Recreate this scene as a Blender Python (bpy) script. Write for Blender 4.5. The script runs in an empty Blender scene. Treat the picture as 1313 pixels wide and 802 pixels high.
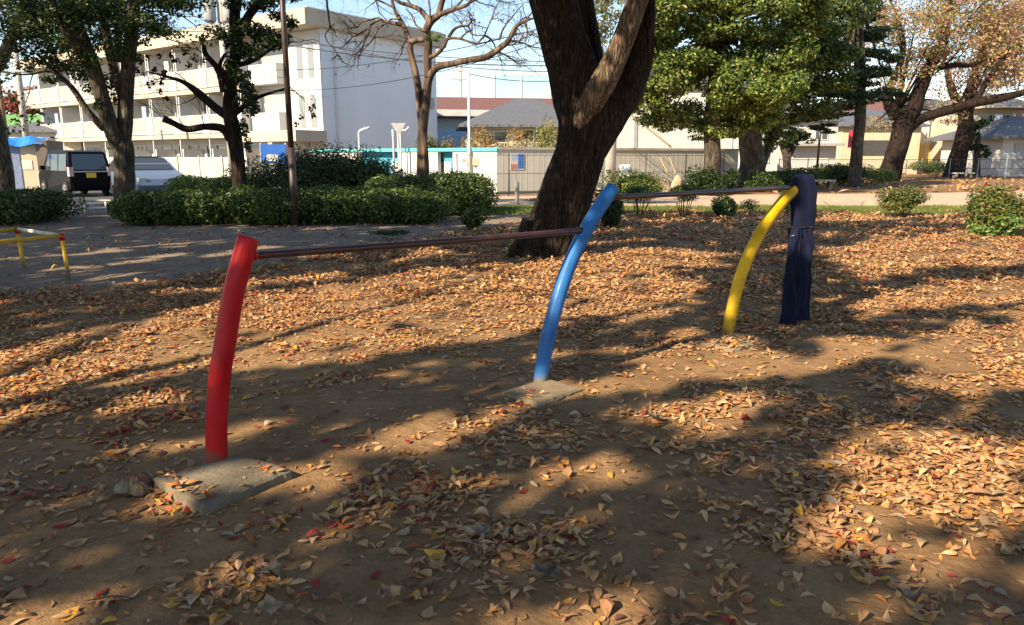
import bpy, math, random
import numpy as np
from mathutils import Vector
random.seed(7); rng = np.random.default_rng(11)
scene = bpy.context.scene
COL = scene.collection
R = math.radians
# ------------------------------------------------------------------ camera geometry
FPX, CX, CY, PITCH, EYE = 948.0, 656.5, 401.0, R(11.9), 1.5
cp, sp = math.cos(PITCH), math.sin(PITCH)
def ray(u, v):
    a = (u-CX)/FPX; b = (v-CY)/FPX
    return a, cp-b*sp, -sp-b*cp
def P(u, v, Y):
    r = ray(u, v); t = Y/r[1]
    return np.array((r[0]*t, Y, EYE+r[2]*t))
def G(u, v, z=0.0):
    r = ray(u, v); t = (z-EYE)/r[2]
    return np.array((r[0]*t, r[1]*t, z))
def proj(x, y, z):
    dz = EYE-z
    dep = y*cp+dz*sp
    return CX+FPX*x/dep, CY+FPX*(dz*cp-y*sp)/dep
def pxm(Y): return Y*1.02/FPX          # metres per photo pixel at distance Y
SUN_EL = R(33); SH = np.array((0.725, 0.688)); SH = SH/np.hypot(*SH)
SUND = np.array((SH[0]*math.cos(SUN_EL), SH[1]*math.cos(SUN_EL), -math.sin(SUN_EL)))  # travel direction of light
# ------------------------------------------------------------------ noise
def _h(ix, iy, iz, s):
    n = (ix*374761393 + iy*668265263 + iz*2147483647 + s*1274126177) & 0x7fffffff
    n = ((n ^ (n >> 13))*1274126177) & 0x7fffffff
    n = (n ^ (n >> 16)) & 0xffff
    return n/65535.0
def vn(x, y, z=0.0, s=0):
    x = np.asarray(x, float); y = np.asarray(y, float); z = np.asarray(z, float)+0*x
    ix, iy, iz = np.floor(x).astype(np.int64), np.floor(y).astype(np.int64), np.floor(z).astype(np.int64)
    fx, fy, fz = x-ix, y-iy, z-iz
    fx, fy, fz = [f*f*(3-2*f) for f in (fx, fy, fz)]
    r = 0
    for a in (0, 1):
        for b in (0, 1):
            for c in (0, 1):
                w = (fx if a else 1-fx)*(fy if b else 1-fy)*(fz if c else 1-fz)
                r = r+w*_h(ix+a, iy+b, iz+c, s)
    return r
def fbm(x, y, z=0.0, s=0, o=3):
    t = 0; a = .5; k = 1; n = 0
    for i in range(o):
        t = t+a*vn(np.asarray(x)*k, np.asarray(y)*k, np.asarray(z)*k, s+i*17); n += a; a *= .5; k *= 2.03
    return t/n
# ------------------------------------------------------------------ materials
def nt(name):
    m = bpy.data.materials.new(name); m.use_nodes = True
    t = m.node_tree; t.nodes.clear()
    o = t.nodes.new('ShaderNodeOutputMaterial'); b = t.nodes.new('ShaderNodeBsdfPrincipled')
    t.links.new(b.outputs[0], o.inputs[0])
    return m, t, b, o
def rgb(c, k=1.0): return (c[0]*k, c[1]*k, c[2]*k, 1)
def mat(name, c, rough=.6, var=.15, scale=6., bump=0., bscale=None, metal=0., spec=.5, coat=0., stretch=(1,1,1), c2=None):
    m, t, b, o = nt(name)
    N = t.nodes.new; L = t.links.new
    tc = N('ShaderNodeTexCoord'); mp = N('ShaderNodeMapping'); mp.inputs['Scale'].default_value = stretch
    L(tc.outputs['Object'], mp.inputs[0])
    n = N('ShaderNodeTexNoise'); n.inputs['Scale'].default_value = scale; n.inputs['Detail'].default_value = 5
    L(mp.outputs[0], n.inputs['Vector'])
    r = N('ShaderNodeValToRGB'); r.color_ramp.elements[0].position = .3; r.color_ramp.elements[1].position = .7
    r.color_ramp.elements[0].color = rgb(c2 if c2 else c, 1 if c2 else 1-var); r.color_ramp.elements[1].color = rgb(c, 1+var*.5 if not c2 else 1)
    L(n.outputs[0], r.inputs[0]); L(r.outputs[0], b.inputs['Base Color'])
    b.inputs['Roughness'].default_value = rough; b.inputs['Metallic'].default_value = metal
    b.inputs['Specular IOR Level'].default_value = spec; b.inputs['Coat Weight'].default_value = coat
    if bump:
        n2 = N('ShaderNodeTexNoise'); n2.inputs['Scale'].default_value = bscale or scale*4; n2.inputs['Detail'].default_value = 6
        L(mp.outputs[0], n2.inputs['Vector'])
        bp = N('ShaderNodeBump'); bp.inputs['Strength'].default_value = 1; bp.inputs['Distance'].default_value = bump
        L(n2.outputs[0], bp.inputs['Height']); L(bp.outputs[0], b.inputs['Normal'])
    return m
def leaf_mat(name, rough=.5, trans=.3, spec=.3, gain=1.):
    m, t, b, o = nt(name); N = t.nodes.new; L = t.links.new
    a = N('ShaderNodeAttribute'); a.attribute_name = 'Col'
    n = N('ShaderNodeTexNoise'); n.inputs['Scale'].default_value = 60; n.inputs['Detail'].default_value = 2
    tc = N('ShaderNodeTexCoord'); L(tc.outputs['Object'], n.inputs['Vector'])
    mr = N('ShaderNodeMapRange'); mr.inputs['To Min'].default_value = .72*gain; mr.inputs['To Max'].default_value = 1.22*gain
    L(n.outputs[0], mr.inputs[0])
    mx = N('ShaderNodeVectorMath'); mx.operation = 'SCALE'
    L(a.outputs['Color'], mx.inputs[0]); L(mr.outputs[0], mx.inputs['Scale'])
    L(mx.outputs[0], b.inputs['Base Color'])
    b.inputs['Roughness'].default_value = rough; b.inputs['Specular IOR Level'].default_value = spec
    if trans > 0:
        tr = N('ShaderNodeBsdfTranslucent'); L(mx.outputs[0], tr.inputs[0])
        ms = N('ShaderNodeMixShader'); ms.inputs[0].default_value = trans
        L(b.outputs[0], ms.inputs[1]); L(tr.outputs[0], ms.inputs[2]); L(ms.outputs[0], o.inputs[0])
    return m
def bark_mat(name, c1, c2, sc=9., bump=.03, lichen=None):
    m, t, b, o = nt(name); N = t.nodes.new; L = t.links.new
    tc = N('ShaderNodeTexCoord'); mp = N('ShaderNodeMapping'); mp.inputs['Scale'].default_value = (1, 1, .16)
    L(tc.outputs['Object'], mp.inputs[0])
    n = N('ShaderNodeTexNoise'); n.inputs['Scale'].default_value = sc; n.inputs['Detail'].default_value = 8; n.inputs['Roughness'].default_value = .65
    n.inputs['Distortion'].default_value = .6
    L(mp.outputs[0], n.inputs['Vector'])
    r = N('ShaderNodeValToRGB'); r.color_ramp.elements[0].position = .36; r.color_ramp.elements[1].position = .66
    r.color_ramp.elements[0].color = rgb(c1); r.color_ramp.elements[1].color = rgb(c2)
    L(n.outputs[0], r.inputs[0])
    src = r.outputs[0]
    if lichen:
        n3 = N('ShaderNodeTexNoise'); n3.inputs['Scale'].default_value = 2.2; n3.inputs['Detail'].default_value = 7
        L(tc.outputs['Object'], n3.inputs['Vector'])
        r3 = N('ShaderNodeValToRGB'); r3.color_ramp.elements[0].position = .56; r3.color_ramp.elements[1].position = .68
        L(n3.outputs[0], r3.inputs[0])
        mx = N('ShaderNodeMixRGB'); L(r3.outputs[0], mx.inputs[0]); L(src, mx.inputs[1]); mx.inputs[2].default_value = rgb(lichen)
        src = mx.outputs[0]
    L(src, b.inputs['Base Color']); b.inputs['Roughness'].default_value = .9; b.inputs['Specular IOR Level'].default_value = .2
    dv = N('ShaderNodeTexNoise'); dv.inputs['Scale'].default_value = 5; L(mp.outputs[0], dv.inputs['Vector'])
    av = N('ShaderNodeMixRGB'); av.blend_type = 'ADD'; av.inputs[0].default_value = .22; L(mp.outputs[0], av.inputs[1]); L(dv.outputs['Color'], av.inputs[2])
    vo = N('ShaderNodeTexVoronoi'); vo.feature = 'DISTANCE_TO_EDGE'; vo.inputs['Scale'].default_value = sc*1.3; L(av.outputs[0], vo.inputs['Vector'])
    cr = N('ShaderNodeValToRGB'); cr.color_ramp.elements[0].position = .0; cr.color_ramp.elements[1].position = .22; cr.color_ramp.elements[0].color = (.22, .2, .18, 1); L(vo.outputs[0], cr.inputs[0])
    cm = N('ShaderNodeMixRGB'); cm.blend_type = 'MULTIPLY'; cm.inputs[0].default_value = .85; L(src, cm.inputs[1]); L(cr.outputs[0], cm.inputs[2]); L(cm.outputs[0], b.inputs['Base Color'])
    hm = N('ShaderNodeMath'); hm.operation = 'ADD'; L(n.outputs[0], hm.inputs[0]); L(cr.outputs[0], hm.inputs[1])
    bp = N('ShaderNodeBump'); bp.inputs['Distance'].default_value = bump*.5; L(hm.outputs[0], bp.inputs['Height']); L(bp.outputs[0], b.inputs['Normal'])
    return m
def post_mat(name, c, dirt=(.16, .11, .07), zmax=.45, chip=(.25, .18, .12), fade=1.25):
    """gloss paint on a steel post, scuffed and muddy at its foot, with chips"""
    m, t, b, o = nt(name); N = t.nodes.new; L = t.links.new
    tc = N('ShaderNodeTexCoord'); sx = N('ShaderNodeSeparateXYZ'); L(tc.outputs['Object'], sx.inputs[0])
    n = N('ShaderNodeTexNoise'); n.inputs['Scale'].default_value = 14; n.inputs['Detail'].default_value = 8
    L(tc.outputs['Object'], n.inputs['Vector'])
    mr = N('ShaderNodeMapRange'); mr.inputs['From Min'].default_value = 0; mr.inputs['From Max'].default_value = zmax
    mr.inputs['To Min'].default_value = .62; mr.inputs['To Max'].default_value = -.05; L(sx.outputs[2], mr.inputs[0])
    ad = N('ShaderNodeMath'); L(n.outputs[0], ad.inputs[0]); L(mr.outputs[0], ad.inputs[1])
    r = N('ShaderNodeValToRGB'); r.color_ramp.elements[0].position = .68; r.color_ramp.elements[1].position = .98; L(ad.outputs[0], r.inputs[0])
    n2 = N('ShaderNodeTexNoise'); n2.inputs['Scale'].default_value = 5; n2.inputs['Detail'].default_value = 6; L(tc.outputs['Object'], n2.inputs['Vector'])
    r2 = N('ShaderNodeValToRGB'); r2.color_ramp.elements[0].position = .35; r2.color_ramp.elements[1].position = .75
    r2.color_ramp.elements[0].color = rgb(c, .82); r2.color_ramp.elements[1].color = rgb([min(1, x*fade+.012) for x in c]); L(n2.outputs[0], r2.inputs[0])
    v = N('ShaderNodeTexNoise'); v.inputs['Scale'].default_value = 45; v.inputs['Detail'].default_value = 3; L(tc.outputs['Object'], v.inputs['Vector'])
    r3 = N('ShaderNodeValToRGB'); r3.color_ramp.elements[0].position = .69; r3.color_ramp.elements[1].position = .71; L(v.outputs[0], r3.inputs[0])
    m1 = N('ShaderNodeMixRGB'); L(r3.outputs[0], m1.inputs[0]); L(r2.outputs[0], m1.inputs[1]); m1.inputs[2].default_value = rgb(chip)
    m2 = N('ShaderNodeMixRGB'); L(r.outputs[0], m2.inputs[0]); L(m1.outputs[0], m2.inputs[1]); m2.inputs[2].default_value = rgb(dirt)
    L(m2.outputs[0], b.inputs['Base Color'])
    mr2 = N('ShaderNodeMapRange'); L(ad.outputs[0], mr2.inputs[0]); mr2.inputs['From Min'].default_value = .3; mr2.inputs['To Min'].default_value = .3; mr2.inputs['To Max'].default_value = .75
    L(mr2.outputs[0], b.inputs['Roughness']); b.inputs['Specular IOR Level'].default_value = .2
    bp = N('ShaderNodeBump'); bp.inputs['Distance'].default_value = .0012; L(n.outputs[0], bp.inputs['Height']); L(bp.outputs[0], b.inputs['Normal'])
    return m
def roof_mat(name, c, sc=3.5, axis='X'):
    m, t, b, o = nt(name); N = t.nodes.new; L = t.links.new
    tc = N('ShaderNodeTexCoord')
    br = N('ShaderNodeTexBrick'); br.inputs['Scale'].default_value = sc; L(tc.outputs['Object'], br.inputs['Vector'])
    br.inputs['Color1'].default_value = rgb(c, .8); br.inputs['Color2'].default_value = rgb(c, 1.2); br.inputs['Mortar'].default_value = rgb(c, .45)
    L(br.outputs[0], b.inputs['Base Color']); b.inputs['Roughness'].default_value = .6
    return m
def glass_mat(name, c=(.05, .06, .07), rough=.08):
    m, t, b, o = nt(name); b.inputs['Base Color'].default_value = rgb(c); b.inputs['Roughness'].default_value = rough
    b.inputs['Specular IOR Level'].default_value = .9
    return m
M = {}
M['white'] = mat('white_paint', (.62, .61, .58), .6, .1, 2.5)
M['plaster'] = mat('white_plaster', (.56, .55, .52), .85, .10, .7, stretch=(1, 1, .3))
M['plaster_shade_side'] = mat('skylit_side_plaster', (.74, .79, .84), .85, .07, .35, stretch=(1, 1, .25))  # gable copy of the plaster, skylight on the shaded side put into its colour
M['cream'] = mat('cream_plaster', (.50, .43, .33), .85, .12, .9)
M['beige'] = mat('beige_siding', (.60, .50, .36), .8, .12, 1.5)
M['grey'] = mat('grey_paint', (.35, .36, .36), .6, .12, 3)
M['lgrey'] = mat('light_grey', (.55, .56, .55), .6, .1, 2)
M['dgrey'] = mat('dark_grey', (.07, .07, .07), .5, .2, 4)
M['black'] = mat('black_paint', (.012, .012, .013), .35, .2, 4)
M['teal'] = mat('teal_paint', (.10, .48, .50), .6, .12, 2)
M['blue_wall'] = mat('blue_wall_paint', (.05, .30, .42), .7, .1, 1.2)
M['paleblue'] = mat('pale_blue_panel', (.36, .50, .66), .6, .1, 1)
M['blue'] = mat('blue_plastic', (.02, .13, .50), .5, .2, 3)
M['tarp'] = mat('blue_tarp_cloth', (.02, .22, .72), .5, .25, 4, .02)
M['red'] = mat('red_enamel', (.42, .012, .012), .3, .15, 8)
M['yellow'] = post_mat('yellow_rail_enamel', (.62, .36, .02), zmax=.25)
M['concrete'] = mat('concrete', (.25, .205, .145), .92, .3, 3.2, .007, 40, c2=(.105, .085, .055))
M['concrete_dirty'] = mat('dirt_covered_concrete', (.27, .20, .12), .95, .3, 6, .005, 50, c2=(.17, .13, .085))
M['conc_l'] = mat('pale_concrete', (.45, .42, .37), .9, .2, 2.5)
M['glass'] = glass_mat('window_glass')
M['glass_l'] = glass_mat('curtained_glass', (.22, .24, .24), .25)
M['roof_grey'] = roof_mat('grey_roof_tiles', (.13, .14, .16))
M['roof_red'] = roof_mat('red_brown_roof', (.21, .10, .08))
M['wood'] = mat('brown_wood', (.22, .13, .07), .7, .3, 6, stretch=(6, 6, 1))
M['postbrown'] = mat('brown_steel', (.055, .032, .026), .45, .3, 12, .002)
M['barbrown'] = mat('brown_bar_enamel', (.075, .028, .026), .28, .4, 16, .0008, 90)
M['rock'] = mat('tan_rock', (.40, .31, .22), .9, .3, 3, .03, 8)
M['asphalt'] = mat('asphalt', (.075, .078, .085), .9, .2, 2, .003, 60)
M['sand'] = mat('sandy_path', (.58, .41, .28), .95, .18, .9, .01, 30)
M['wire'] = mat('black_wire', (.02, .02, .022), .6, .1, 2)
M['tyre'] = mat('tyre_rubber', (.02, .02, .02), .85, .2, 8)
M['rim'] = mat('alloy', (.5, .5, .52), .3, .1, 8, metal=.8)
M['car_black'] = mat('black_car_paint', (.006, .005, .008), .3, .1, 2, spec=.07)
M['car_white'] = mat('white_car_paint', (.70, .72, .75), .25, .06, 2, coat=.6)
M['amber'] = mat('yellow_plate', (.72, .52, .04), .5, .05, 2)
M['lamp_clear'] = mat('lamp_lens', (.62, .42, .42), .15, .1, 9)
M['red_lens'] = mat('red_lens', (.5, .02, .02), .15, .1, 9)
M['net'] = mat('green_net', (.12, .42, .36), .8, .1, 2)
M['leaf_green'] = leaf_mat('green_foliage', .42, .30, .45)
M['leaf_autumn'] = leaf_mat('autumn_foliage', .6, .35, .2)
M['litter'] = leaf_mat('fallen_leaves', .62, .12, .3)
M['grass'] = leaf_mat('grass_blades', .6, .3, .2)
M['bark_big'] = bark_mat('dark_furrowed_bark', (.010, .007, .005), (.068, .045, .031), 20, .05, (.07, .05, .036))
M['bark_lit'] = bark_mat('sunlit_limb_bark', (.09, .06, .04), (.30, .22, .15), 16, .03)  # lighter copy of the trunk bark, sunlight painted into its colour
M['bark_grey'] = bark_mat('grey_bark', (.045, .036, .028), (.17, .14, .11), 12, .03, (.17, .17, .12))
M['bark_myrtle'] = bark_mat('smooth_mottled_bark', (.08, .06, .05), (.27, .19, .14), 3, .006)
M['bark_dark'] = bark_mat('dark_cherry_bark', (.014, .010, .008), (.055, .036, .028), 9, .05)
M['cloth'] = None
# ------------------------------------------------------------------ mesh building
class MB:
    def __init__(s): s.v = []; s.f = []; s.c = []; s.n = 0
    def add(s, V, F, col=None):
        V = np.asarray(V, float).reshape(-1, 3)
        s.v.append(V)
        F = [F] if isinstance(F, np.ndarray) else F
        if len(F) and isinstance(F[0], np.ndarray) and F[0].ndim == 2:
            for a in F: s.f.append(a+s.n)
        else:
            for f in F: s.f.append(np.array([f])+s.n)
        if col is not None:
            s.c.append(np.broadcast_to(np.asarray(col, float), (len(V), 3)))
        s.n += len(V); return s
    def box(s, x0, x1, y0, y1, z0, z1, fr=None):
        V = np.array([(x, y, z) for z in (z0, z1) for y in (y0, y1) for x in (x0, x1)], float)
        F = np.array([(0, 2, 3, 1), (4, 5, 7, 6), (0, 1, 5, 4), (2, 6, 7, 3), (0, 4, 6, 2), (1, 3, 7, 5)])
        if fr is not None: V = fr(V)
        return s.add(V, F)
    def tube(s, pts, rad, sides=10, cap=True, noise=0., nsc=1., seed=0, smoothn=0, ridge=0.):
        pts = np.asarray(pts, float); rad = np.broadcast_to(np.asarray(rad, float), (len(pts),)).copy()
        if smoothn: pts, rad = spline(pts, rad, smoothn)
        n = len(pts)
        T = np.gradient(pts, axis=0); T /= np.linalg.norm(T, axis=1)[:, None]+1e-9
        u = np.cross(T[0], (0.123, .95, .3)); u /= np.linalg.norm(u)
        U = [u]
        for i in range(1, n):
            u = U[-1]-T[i]*np.dot(U[-1], T[i]); U.append(u/np.linalg.norm(u))
        U = np.array(U); W = np.cross(T, U)
        a = np.linspace(0, 2*np.pi, sides, endpoint=False)
        rr = rad[:, None]*np.ones(sides)
        if noise:
            cx, sy = np.cos(a)[None, :], np.sin(a)[None, :]
            hh = np.concatenate([[0], np.cumsum(np.linalg.norm(np.diff(pts, axis=0), axis=1))])[:, None]
            if ridge: rr = rr+ridge*(fbm(cx*9+.6*np.sin(hh*1.3), sy*9+.6*np.cos(hh*1.1), hh*1.6, seed+3, 3)-.5)*2*(rr > .08)
            rr = rr*(1+noise*(fbm(cx*2.2*nsc+0*hh, sy*2.2*nsc+0*hh, hh*1.1*nsc, seed, 3)-.5)*2)
        V = pts[:, None, :]+rr[:, :, None]*(np.cos(a)[None, :, None]*U[:, None, :]+np.sin(a)[None, :, None]*W[:, None, :])
        V = V.reshape(-1, 3)
        i = np.arange(n-1)[:, None]*sides; j = np.arange(sides)[None, :]; k = (j+1) % sides
        F = np.stack([i+j, i+k, i+k+sides, i+j+sides], -1).reshape(-1, 4)
        s.add(V, F)
        if cap:
            s.f.append(np.array([list(range(sides))[::-1]])+s.n-len(V)); s.f.append(np.array([list(range((n-1)*sides, n*sides))])+s.n-len(V))
        return s
    def build(s, name, m, parent=None, origin=None, smooth=False, kind=None, local=False):
        V = np.concatenate(s.v)
        if local: org = np.zeros(3)
        elif parent is not None: org = np.array(parent.location) + (np.array(parent.parent.location) if parent.parent else 0)
        else: org = np.array(origin) if origin is not None else np.array((V[:, 0].mean(), V[:, 1].mean(), V[:, 2].min()))
        V = V-org
        me = bpy.data.meshes.new(name)
        me.vertices.add(len(V)); me.vertices.foreach_set('co', V.astype(np.float32).ravel())
        loops = np.concatenate([f.ravel() for f in s.f]); tot = np.concatenate([np.full(len(f), f.shape[1]) for f in s.f])
        me.loops.add(len(loops)); me.loops.foreach_set('vertex_index', loops.astype(np.int32))
        me.polygons.add(len(tot)); st = np.concatenate([[0], np.cumsum(tot)[:-1]])
        me.polygons.foreach_set('loop_start', st.astype(np.int32))
        if s.c:
            C = np.concatenate(s.c); a = me.attributes.new('Col', 'FLOAT_COLOR', 'POINT')
            a.data.foreach_set('color', np.concatenate([C, np.ones((len(C), 1))], 1).astype(np.float32).ravel())
        me.update(calc_edges=True)
        me.polygons.foreach_set('use_smooth', np.full(len(tot), bool(smooth)))
        me.materials.append(m)
        o = bpy.data.objects.new(name, me); COL.objects.link(o)
        if parent is not None: o.parent = parent
        else: o.location = org
        if kind: o['kind'] = kind
        return o
def spline(pts, rad, k):
    pts = np.asarray(pts); n = len(pts); Pp = np.vstack([2*pts[0]-pts[1], pts, 2*pts[-1]-pts[-2]]); Rr = np.concatenate([[rad[0]], rad, [rad[-1]]])
    o = []; r = []
    for i in range(n-1):
        for j in range(k):
            t = j/k; a, b, c, d = Pp[i:i+4]
            o.append(.5*((2*b)+(-a+c)*t+(2*a-5*b+4*c-d)*t*t+(-a+3*b-3*c+d)*t**3)); r.append(Rr[i+1]*(1-t)+Rr[i+2]*t)
    o.append(pts[-1]); r.append(rad[-1])
    return np.array(o), np.array(r)
def tag(o, label=None, cat=None, group=None, kind=None):
    if label: o['label'] = label
    if cat: o['category'] = cat
    if group: o['group'] = group
    if kind: o['kind'] = kind
    return o
def thing(name, label, cat, loc, group=None, rz=0):
    o = bpy.data.objects.new(name, None); COL.objects.link(o); o.empty_display_size = .2
    o.location = tuple(float(q) for q in loc); o.rotation_euler = (0, 0, rz)
    return tag(o, label, cat, group)
def clone(o, parent=None):
    c = o.copy(); COL.objects.link(c)
    if parent is not None: c.parent = parent
    for ch in [q for q in bpy.data.objects if q.parent == o]: clone(ch, c)
    return c
def frame(ox, oy, dx, dy, oz=0):
    """local (s along, d outward, z) -> world; outward = to the camera side"""
    l = math.hypot(dx, dy); dx /= l; dy /= l; nx, ny = dy, -dx
    if nx*(-ox)+ny*(-oy) < 0: nx, ny = -nx, -ny
    def f(V):
        V = np.asarray(V, float)
        return np.stack([ox+V[:, 0]*dx+V[:, 1]*nx, oy+V[:, 0]*dy+V[:, 1]*ny, oz+V[:, 2]], 1)
    return f
# ------------------------------------------------------------------ leaves
def unit(v): return v/(np.linalg.norm(v, axis=-1, keepdims=True)+1e-9)
def leaf_quads(mb, C, Nn, size, col, asp=.5, fold=.25):
    n = len(C); Nn = unit(Nn)
    r = rng.normal(size=(n, 3)); A = unit(r-Nn*(r*Nn).sum(1)[:, None]); B = np.cross(Nn, A)
    s = np.broadcast_to(size, (n,))[:, None]
    base = C-A*s*.5; tip = C+A*s*.5-Nn*s*.1
    l = C+B*s*asp*.5+Nn*s*fold*.3; rr = C-B*s*asp*.5+Nn*s*fold*.3
    V = np.stack([base, rr, tip, l], 1).reshape(-1, 3)
    i = np.arange(n)[:, None]*4
    F = np.concatenate([i+[0, 1, 2], i+[0, 2, 3]], 0)
    mb.add(V, F, np.repeat(col, 4, axis=0))
def pal(cols, n, w=None, jit=.15):
    cols = np.array(cols, float); k = rng.choice(len(cols), n, p=None if w is None else np.array(w)/sum(w))
    return np.clip(cols[k]*(1+jit*rng.normal(size=(n, 1)))+.004*rng.normal(size=(n, 3)), .002, 1)
def blob_leaves(mb, c, r, n, size, cols, w=None, up=.5, shell=.45, asp=.5, flat=1.):
    d = unit(rng.normal(size=(n, 3))); rad = shell+(1-shell)*rng.random((n, 1))**.6
    lump = .78+.44*fbm(d[:, 0]*2.2+c[0], d[:, 1]*2.2+c[1], d[:, 2]*2.2+c[2], 5, 2)[:, None]
    C = np.asarray(c)+d*rad*lump*np.asarray(r)
    N_ = d*.8+np.array((0, 0, up))+.55*rng.normal(size=(n, 3))
    leaf_quads(mb, C, N_, size*(.7+.6*rng.random(n)), pal(cols, n, w), asp)
GREEN = [(.045, .085, .018), (.07, .12, .025), (.10, .15, .03), (.03, .06, .015)]
DGREEN = [(.018, .038, .010), (.028, .055, .014), (.045, .08, .02)]
def branch(mb, p0, d, L, r0, depth, out, wig=.25, up=.1, nch=3, ratio=.6, sides=5, spread=.8):
    n = max(3, int(L/.22) if depth else 4); n = min(n, 9)
    pts = [np.array(p0, float)]; d = unit(np.array(d, float)); dd = [d]
    for i in range(n):
        d = unit(d+wig*rng.normal(size=3)+np.array((0, 0, up))); pts.append(pts[-1]+d*L/n); dd.append(d)
    pts = np.array(pts); rad = r0*np.linspace(1, .35, n+1)
    mb.tube(pts, rad, sides, cap=False)
    if depth == 0: out.append(pts[-1]); out.append(pts[len(pts)//2]); return
    for k in range(nch):
        i = int(n*(.3+.7*(k+rng.random())/nch)); i = min(i, n)
        q = unit(dd[i]+spread*rng.normal(size=3))
        branch(mb, pts[i], q, L*ratio*(.7+.6*rng.random()), rad[i]*.6, depth-1, out, wig, up, nch, ratio, max(3, sides-1), spread)
def limb(mb, px, rpx, sides=12, noise=.12, seed=0, k=4, ridge=0.):
    """px: list of (u, v, Y); radii in photo pixels at that Y"""
    pts = np.array([P(*q) for q in px]); rad = np.array([r*pxm(q[2]) for r, q in zip(rpx, px)])
    mb.tube(pts, rad, sides, cap=True, noise=noise, seed=seed, smoothn=k, ridge=ridge)
    return pts
# ------------------------------------------------------------------ ground
def hgt(x, y):
    f = np.clip((19-y)/4, 0, 1)*np.clip((12-np.abs(x))/3, 0, 1)
    return f*((fbm(np.asarray(x)*.9, np.asarray(y)*.9, 0, 3, 3)-.5)*.06)
def inpoly(u, v, poly):
    poly = np.array(poly, float); c = np.zeros(np.shape(u), bool); j = len(poly)-1
    for i in range(len(poly)):
        xi, yi = poly[i]; xj, yj = poly[j]
        c ^= ((yi > v) != (yj > v)) & (u < (xj-xi)*(v-yi)/(yj-yi+1e-12)+xi); j = i
    return c
def smooth(a, b, x): t = np.clip((x-a)/(b-a), 0, 1); return t*t*(3-2*t)
DIRT_EDGE_U = np.array([-400, 0, 120, 230, 330, 420, 500, 560, 650, 700]); DIRT_EDGE_V = np.array([395, 378, 371, 360, 343, 327, 314, 304, 292, 280])
def dirt_mask(x, y):       # bare walked strip in front of the hedges
    u, v = proj(x, y, 0)
    e = np.interp(u, DIRT_EDGE_U, DIRT_EDGE_V)
    return smooth(5, -5, v-e+5*(vn(x*1.5, y*1.5, 0, 8)-.5))*(u < 700)*(x < 3)
BARE = [(470, 520, 170, 40, .95), (330, 560, 90, 25, .8), (800, 500, 120, 28, .85), (960, 600, 110, 40, .7), (900, 470, 130, 22, .85), (1130, 445, 90, 18, .8),
        (700, 650, 60, 40, .4), (150, 720, 110, 50, .5), (660, 760, 220, 60, .55), (80, 640, 80, 50, .55), (480, 420, 130, 30, .45), (850, 700, 90, 50, .6),
        (300, 520, 60, 60, .5), (1230, 510, 80, 18, .5), (580, 600, 80, 28, .6), (30, 760, 60, 40, .4)]
DENSE = [(1200, 700, 170, 120, 1.1), (1130, 590, 150, 45, .9), (900, 525, 150, 20, .7), (480, 650, 140, 28, .8), (640, 700, 130, 26, .8), (400, 745, 90, 40, .4),
         (60, 500, 130, 50, .9), (620, 560, 90, 14, .2), (820, 545, 80, 18, .5), (1000, 690, 60, 40, .5), (700, 590, 60, 20, .4), (940, 660, 60, 20, .4),
         (1060, 640, 70, 30, .6), (250, 780, 60, 20, .4), (560, 640, 80, 20, .5), (760, 610, 60, 14, .35), (1290, 480, 60, 20, .5), (140, 560, 60, 26, .3), (740, 690, 30, 12, .5)]
def density(x, y):
    u, v = proj(x, y, 0)
    far = smooth(475, 400, v)
    d = .26+.68*far
    for (a, b, p, q, w) in DENSE: d = d+w*np.exp(-((u-a)/p)**2-((v-b)/q)**2)
    for (a, b, p, q, w) in BARE: d = d*(1-w*np.exp(-((u-a)/p)**2-((v-b)/q)**2))
    n = fbm(x*1.9, y*1.9, 0, 21, 3); n2 = fbm(x*6, y*6, 0, 31, 2)
    d = d*(.25+1.5*smooth(.36, .62, n))*(.45+1.1*smooth(.35, .62, n2))
    dm = dirt_mask(x, y)
    d = d*(1-dm)+dm*.05
    g = smooth(19.5, 21.5, y)*(x > -1)
    d = np.maximum(d, .055*(1-dm)*(1-far))
    return np.clip(d*(1-.75*g), 0, 1.3)
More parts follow.
